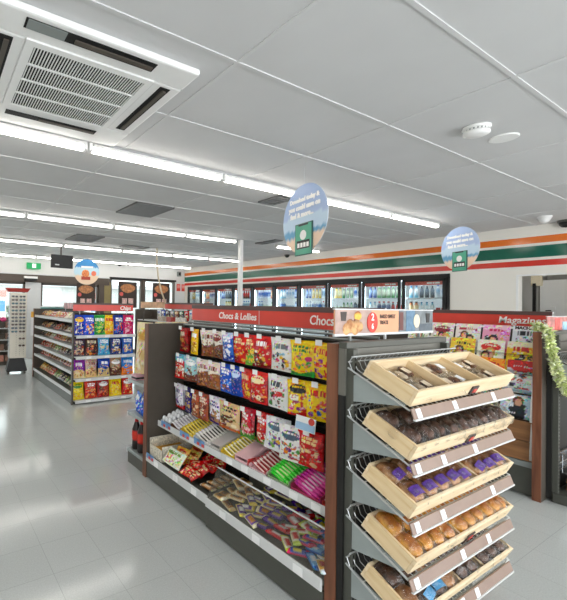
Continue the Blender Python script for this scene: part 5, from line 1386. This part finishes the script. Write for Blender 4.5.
wk = thing('wicker_box', 'small brown wicker box on the stand base under the wire basket', 'wicker box', (4.53, .93, .081))
mwk = M('wicker_brown', '#8a5f38', .7, var=.25, scale=60)
g = G()
for k in range(4):
    z = .015 + .028 * k
    for (a, b) in (((0, 0), (.4, 0)), ((.4, 0), (.4, .17)), ((.4, .17), (0, .17)), ((0, .17), (0, 0))):
        n = 14; g.tube([(a[0] + (b[0] - a[0]) * q / n, a[1] + (b[1] - a[1]) * q / n, z + .004 * (-1) ** (q + k)) for q in range(n + 1)], .011, 5)
g.build('woven_side', mwk, wk)
G().box(.005, .395, .005, .165, .004, .02).build('box_floor', mwk, wk)
# garland
def smooth_path(p, n):
    out = []
    for i in range(len(p) - 1):
        p0 = Vector(p[max(i - 1, 0)]); p1 = Vector(p[i]); p2 = Vector(p[i + 1]); p3 = Vector(p[min(i + 2, len(p) - 1)])
        for k in range(n):
            t = k / n
            out.append(.5 * ((2 * p1) + (p2 - p0) * t + (2 * p0 - 5 * p1 + 4 * p2 - p3) * t * t + (3 * p1 - p0 - 3 * p2 + p3) * t ** 3))
    out.append(Vector(p[-1])); return out
gp_ = [(4.38, 1.26, 1.425), (4.335, 1.175, 1.39), (4.315, 1.155, 1.30), (4.335, 1.135, 1.17), (4.35, 1.12, 1.06), (4.42, 1.10, .955), (4.50, 1.09, .89), (4.7, 1.08, .86), (4.95, 1.08, .93), (5.15, 1.08, 1.08)]
path = smooth_path(gp_, 14)
gl = thing('leaf_garland', 'pale green leafy garland draped from the walnut post top', 'garland', (0, 0, 0))
G().tube(path, .006, 5).build('garland_cord', M('garland_cord', '#6f8a4a', .6), gl)
g = G(); rg = random.Random(9); lc = [cl('#e6ecc6'), cl('#d2dca0'), cl('#f4f6e2'), cl('#b9c880'), cl('#ecefbc')]
for i, p in enumerate(path):
    for k in range(13):
        d = Vector((rg.gauss(0, 1), rg.gauss(0, 1), rg.gauss(0, 1))).normalized(); L = rg.uniform(.03, .052); wd = rg.uniform(.007, .012)
        s_ = d.cross(Vector((rg.gauss(0, 1), rg.gauss(0, 1), rg.gauss(0, 1)))).normalized() * wd; nn = d.cross(s_).normalized() * .003
        b0 = p + Vector((rg.uniform(-.012, .012), rg.uniform(-.012, .012), rg.uniform(-.012, .012)))
        c = rg.choice(lc)
        g.add([b0, b0 + d * L * .5 + s_ + nn, b0 + d * L, b0 + d * L * .5 - s_ + nn, b0 + d * L * .5 - nn], [(0, 1, 2, 4), (0, 4, 2, 3)], [c] * 5)
g.build('garland_leaves', m_card, gl)

# ------------------------------------------------------------------ camera, world, view
yaw, pitch, roll = 0.51916, 0.010024, 0.016752
F_ = 392.911; CX_ = 153.344
f = Vector((math.sin(yaw) * math.cos(pitch), math.cos(yaw) * math.cos(pitch), math.sin(pitch)))
r0 = Vector((math.cos(yaw), -math.sin(yaw), 0)); u0 = r0.cross(f)
r = math.cos(roll) * r0 + math.sin(roll) * u0; u = -math.sin(roll) * r0 + math.cos(roll) * u0
cam = bpy.data.cameras.new('camera'); co = bpy.data.objects.new('camera', cam); C.objects.link(co)
co.matrix_world = Matrix(((r.x, u.x, -f.x, 0), (r.y, u.y, -f.y, 0), (r.z, u.z, -f.z, 1.55), (0, 0, 0, 1)))
cam.sensor_fit = 'HORIZONTAL'; cam.sensor_width = 36; cam.lens = F_ * 36 / 567
cam.shift_x = (283.5 - CX_) / 567; cam.clip_start = .02; cam.clip_end = 200
bpy.context.scene.camera = co
w = bpy.data.worlds.new('daylight'); bpy.context.scene.world = w; w.use_nodes = True
bg = w.node_tree.nodes['Background']; bg.inputs[0].default_value = (.93, .97, 1, 1); bg.inputs[1].default_value = 1.9
vs = bpy.context.scene.view_settings
vs.view_transform = 'Standard'; vs.look = 'None'; vs.gamma = 1; vs.use_curve_mapping = False; vs.exposure = 1.2
sc = bpy.context.scene
sc.cycles.max_bounces = 8; sc.cycles.transparent_max_bounces = 16; sc.cycles.diffuse_bounces = 4
sc.cycles.use_denoising = True; sc.cycles.sample_clamp_indirect = 6
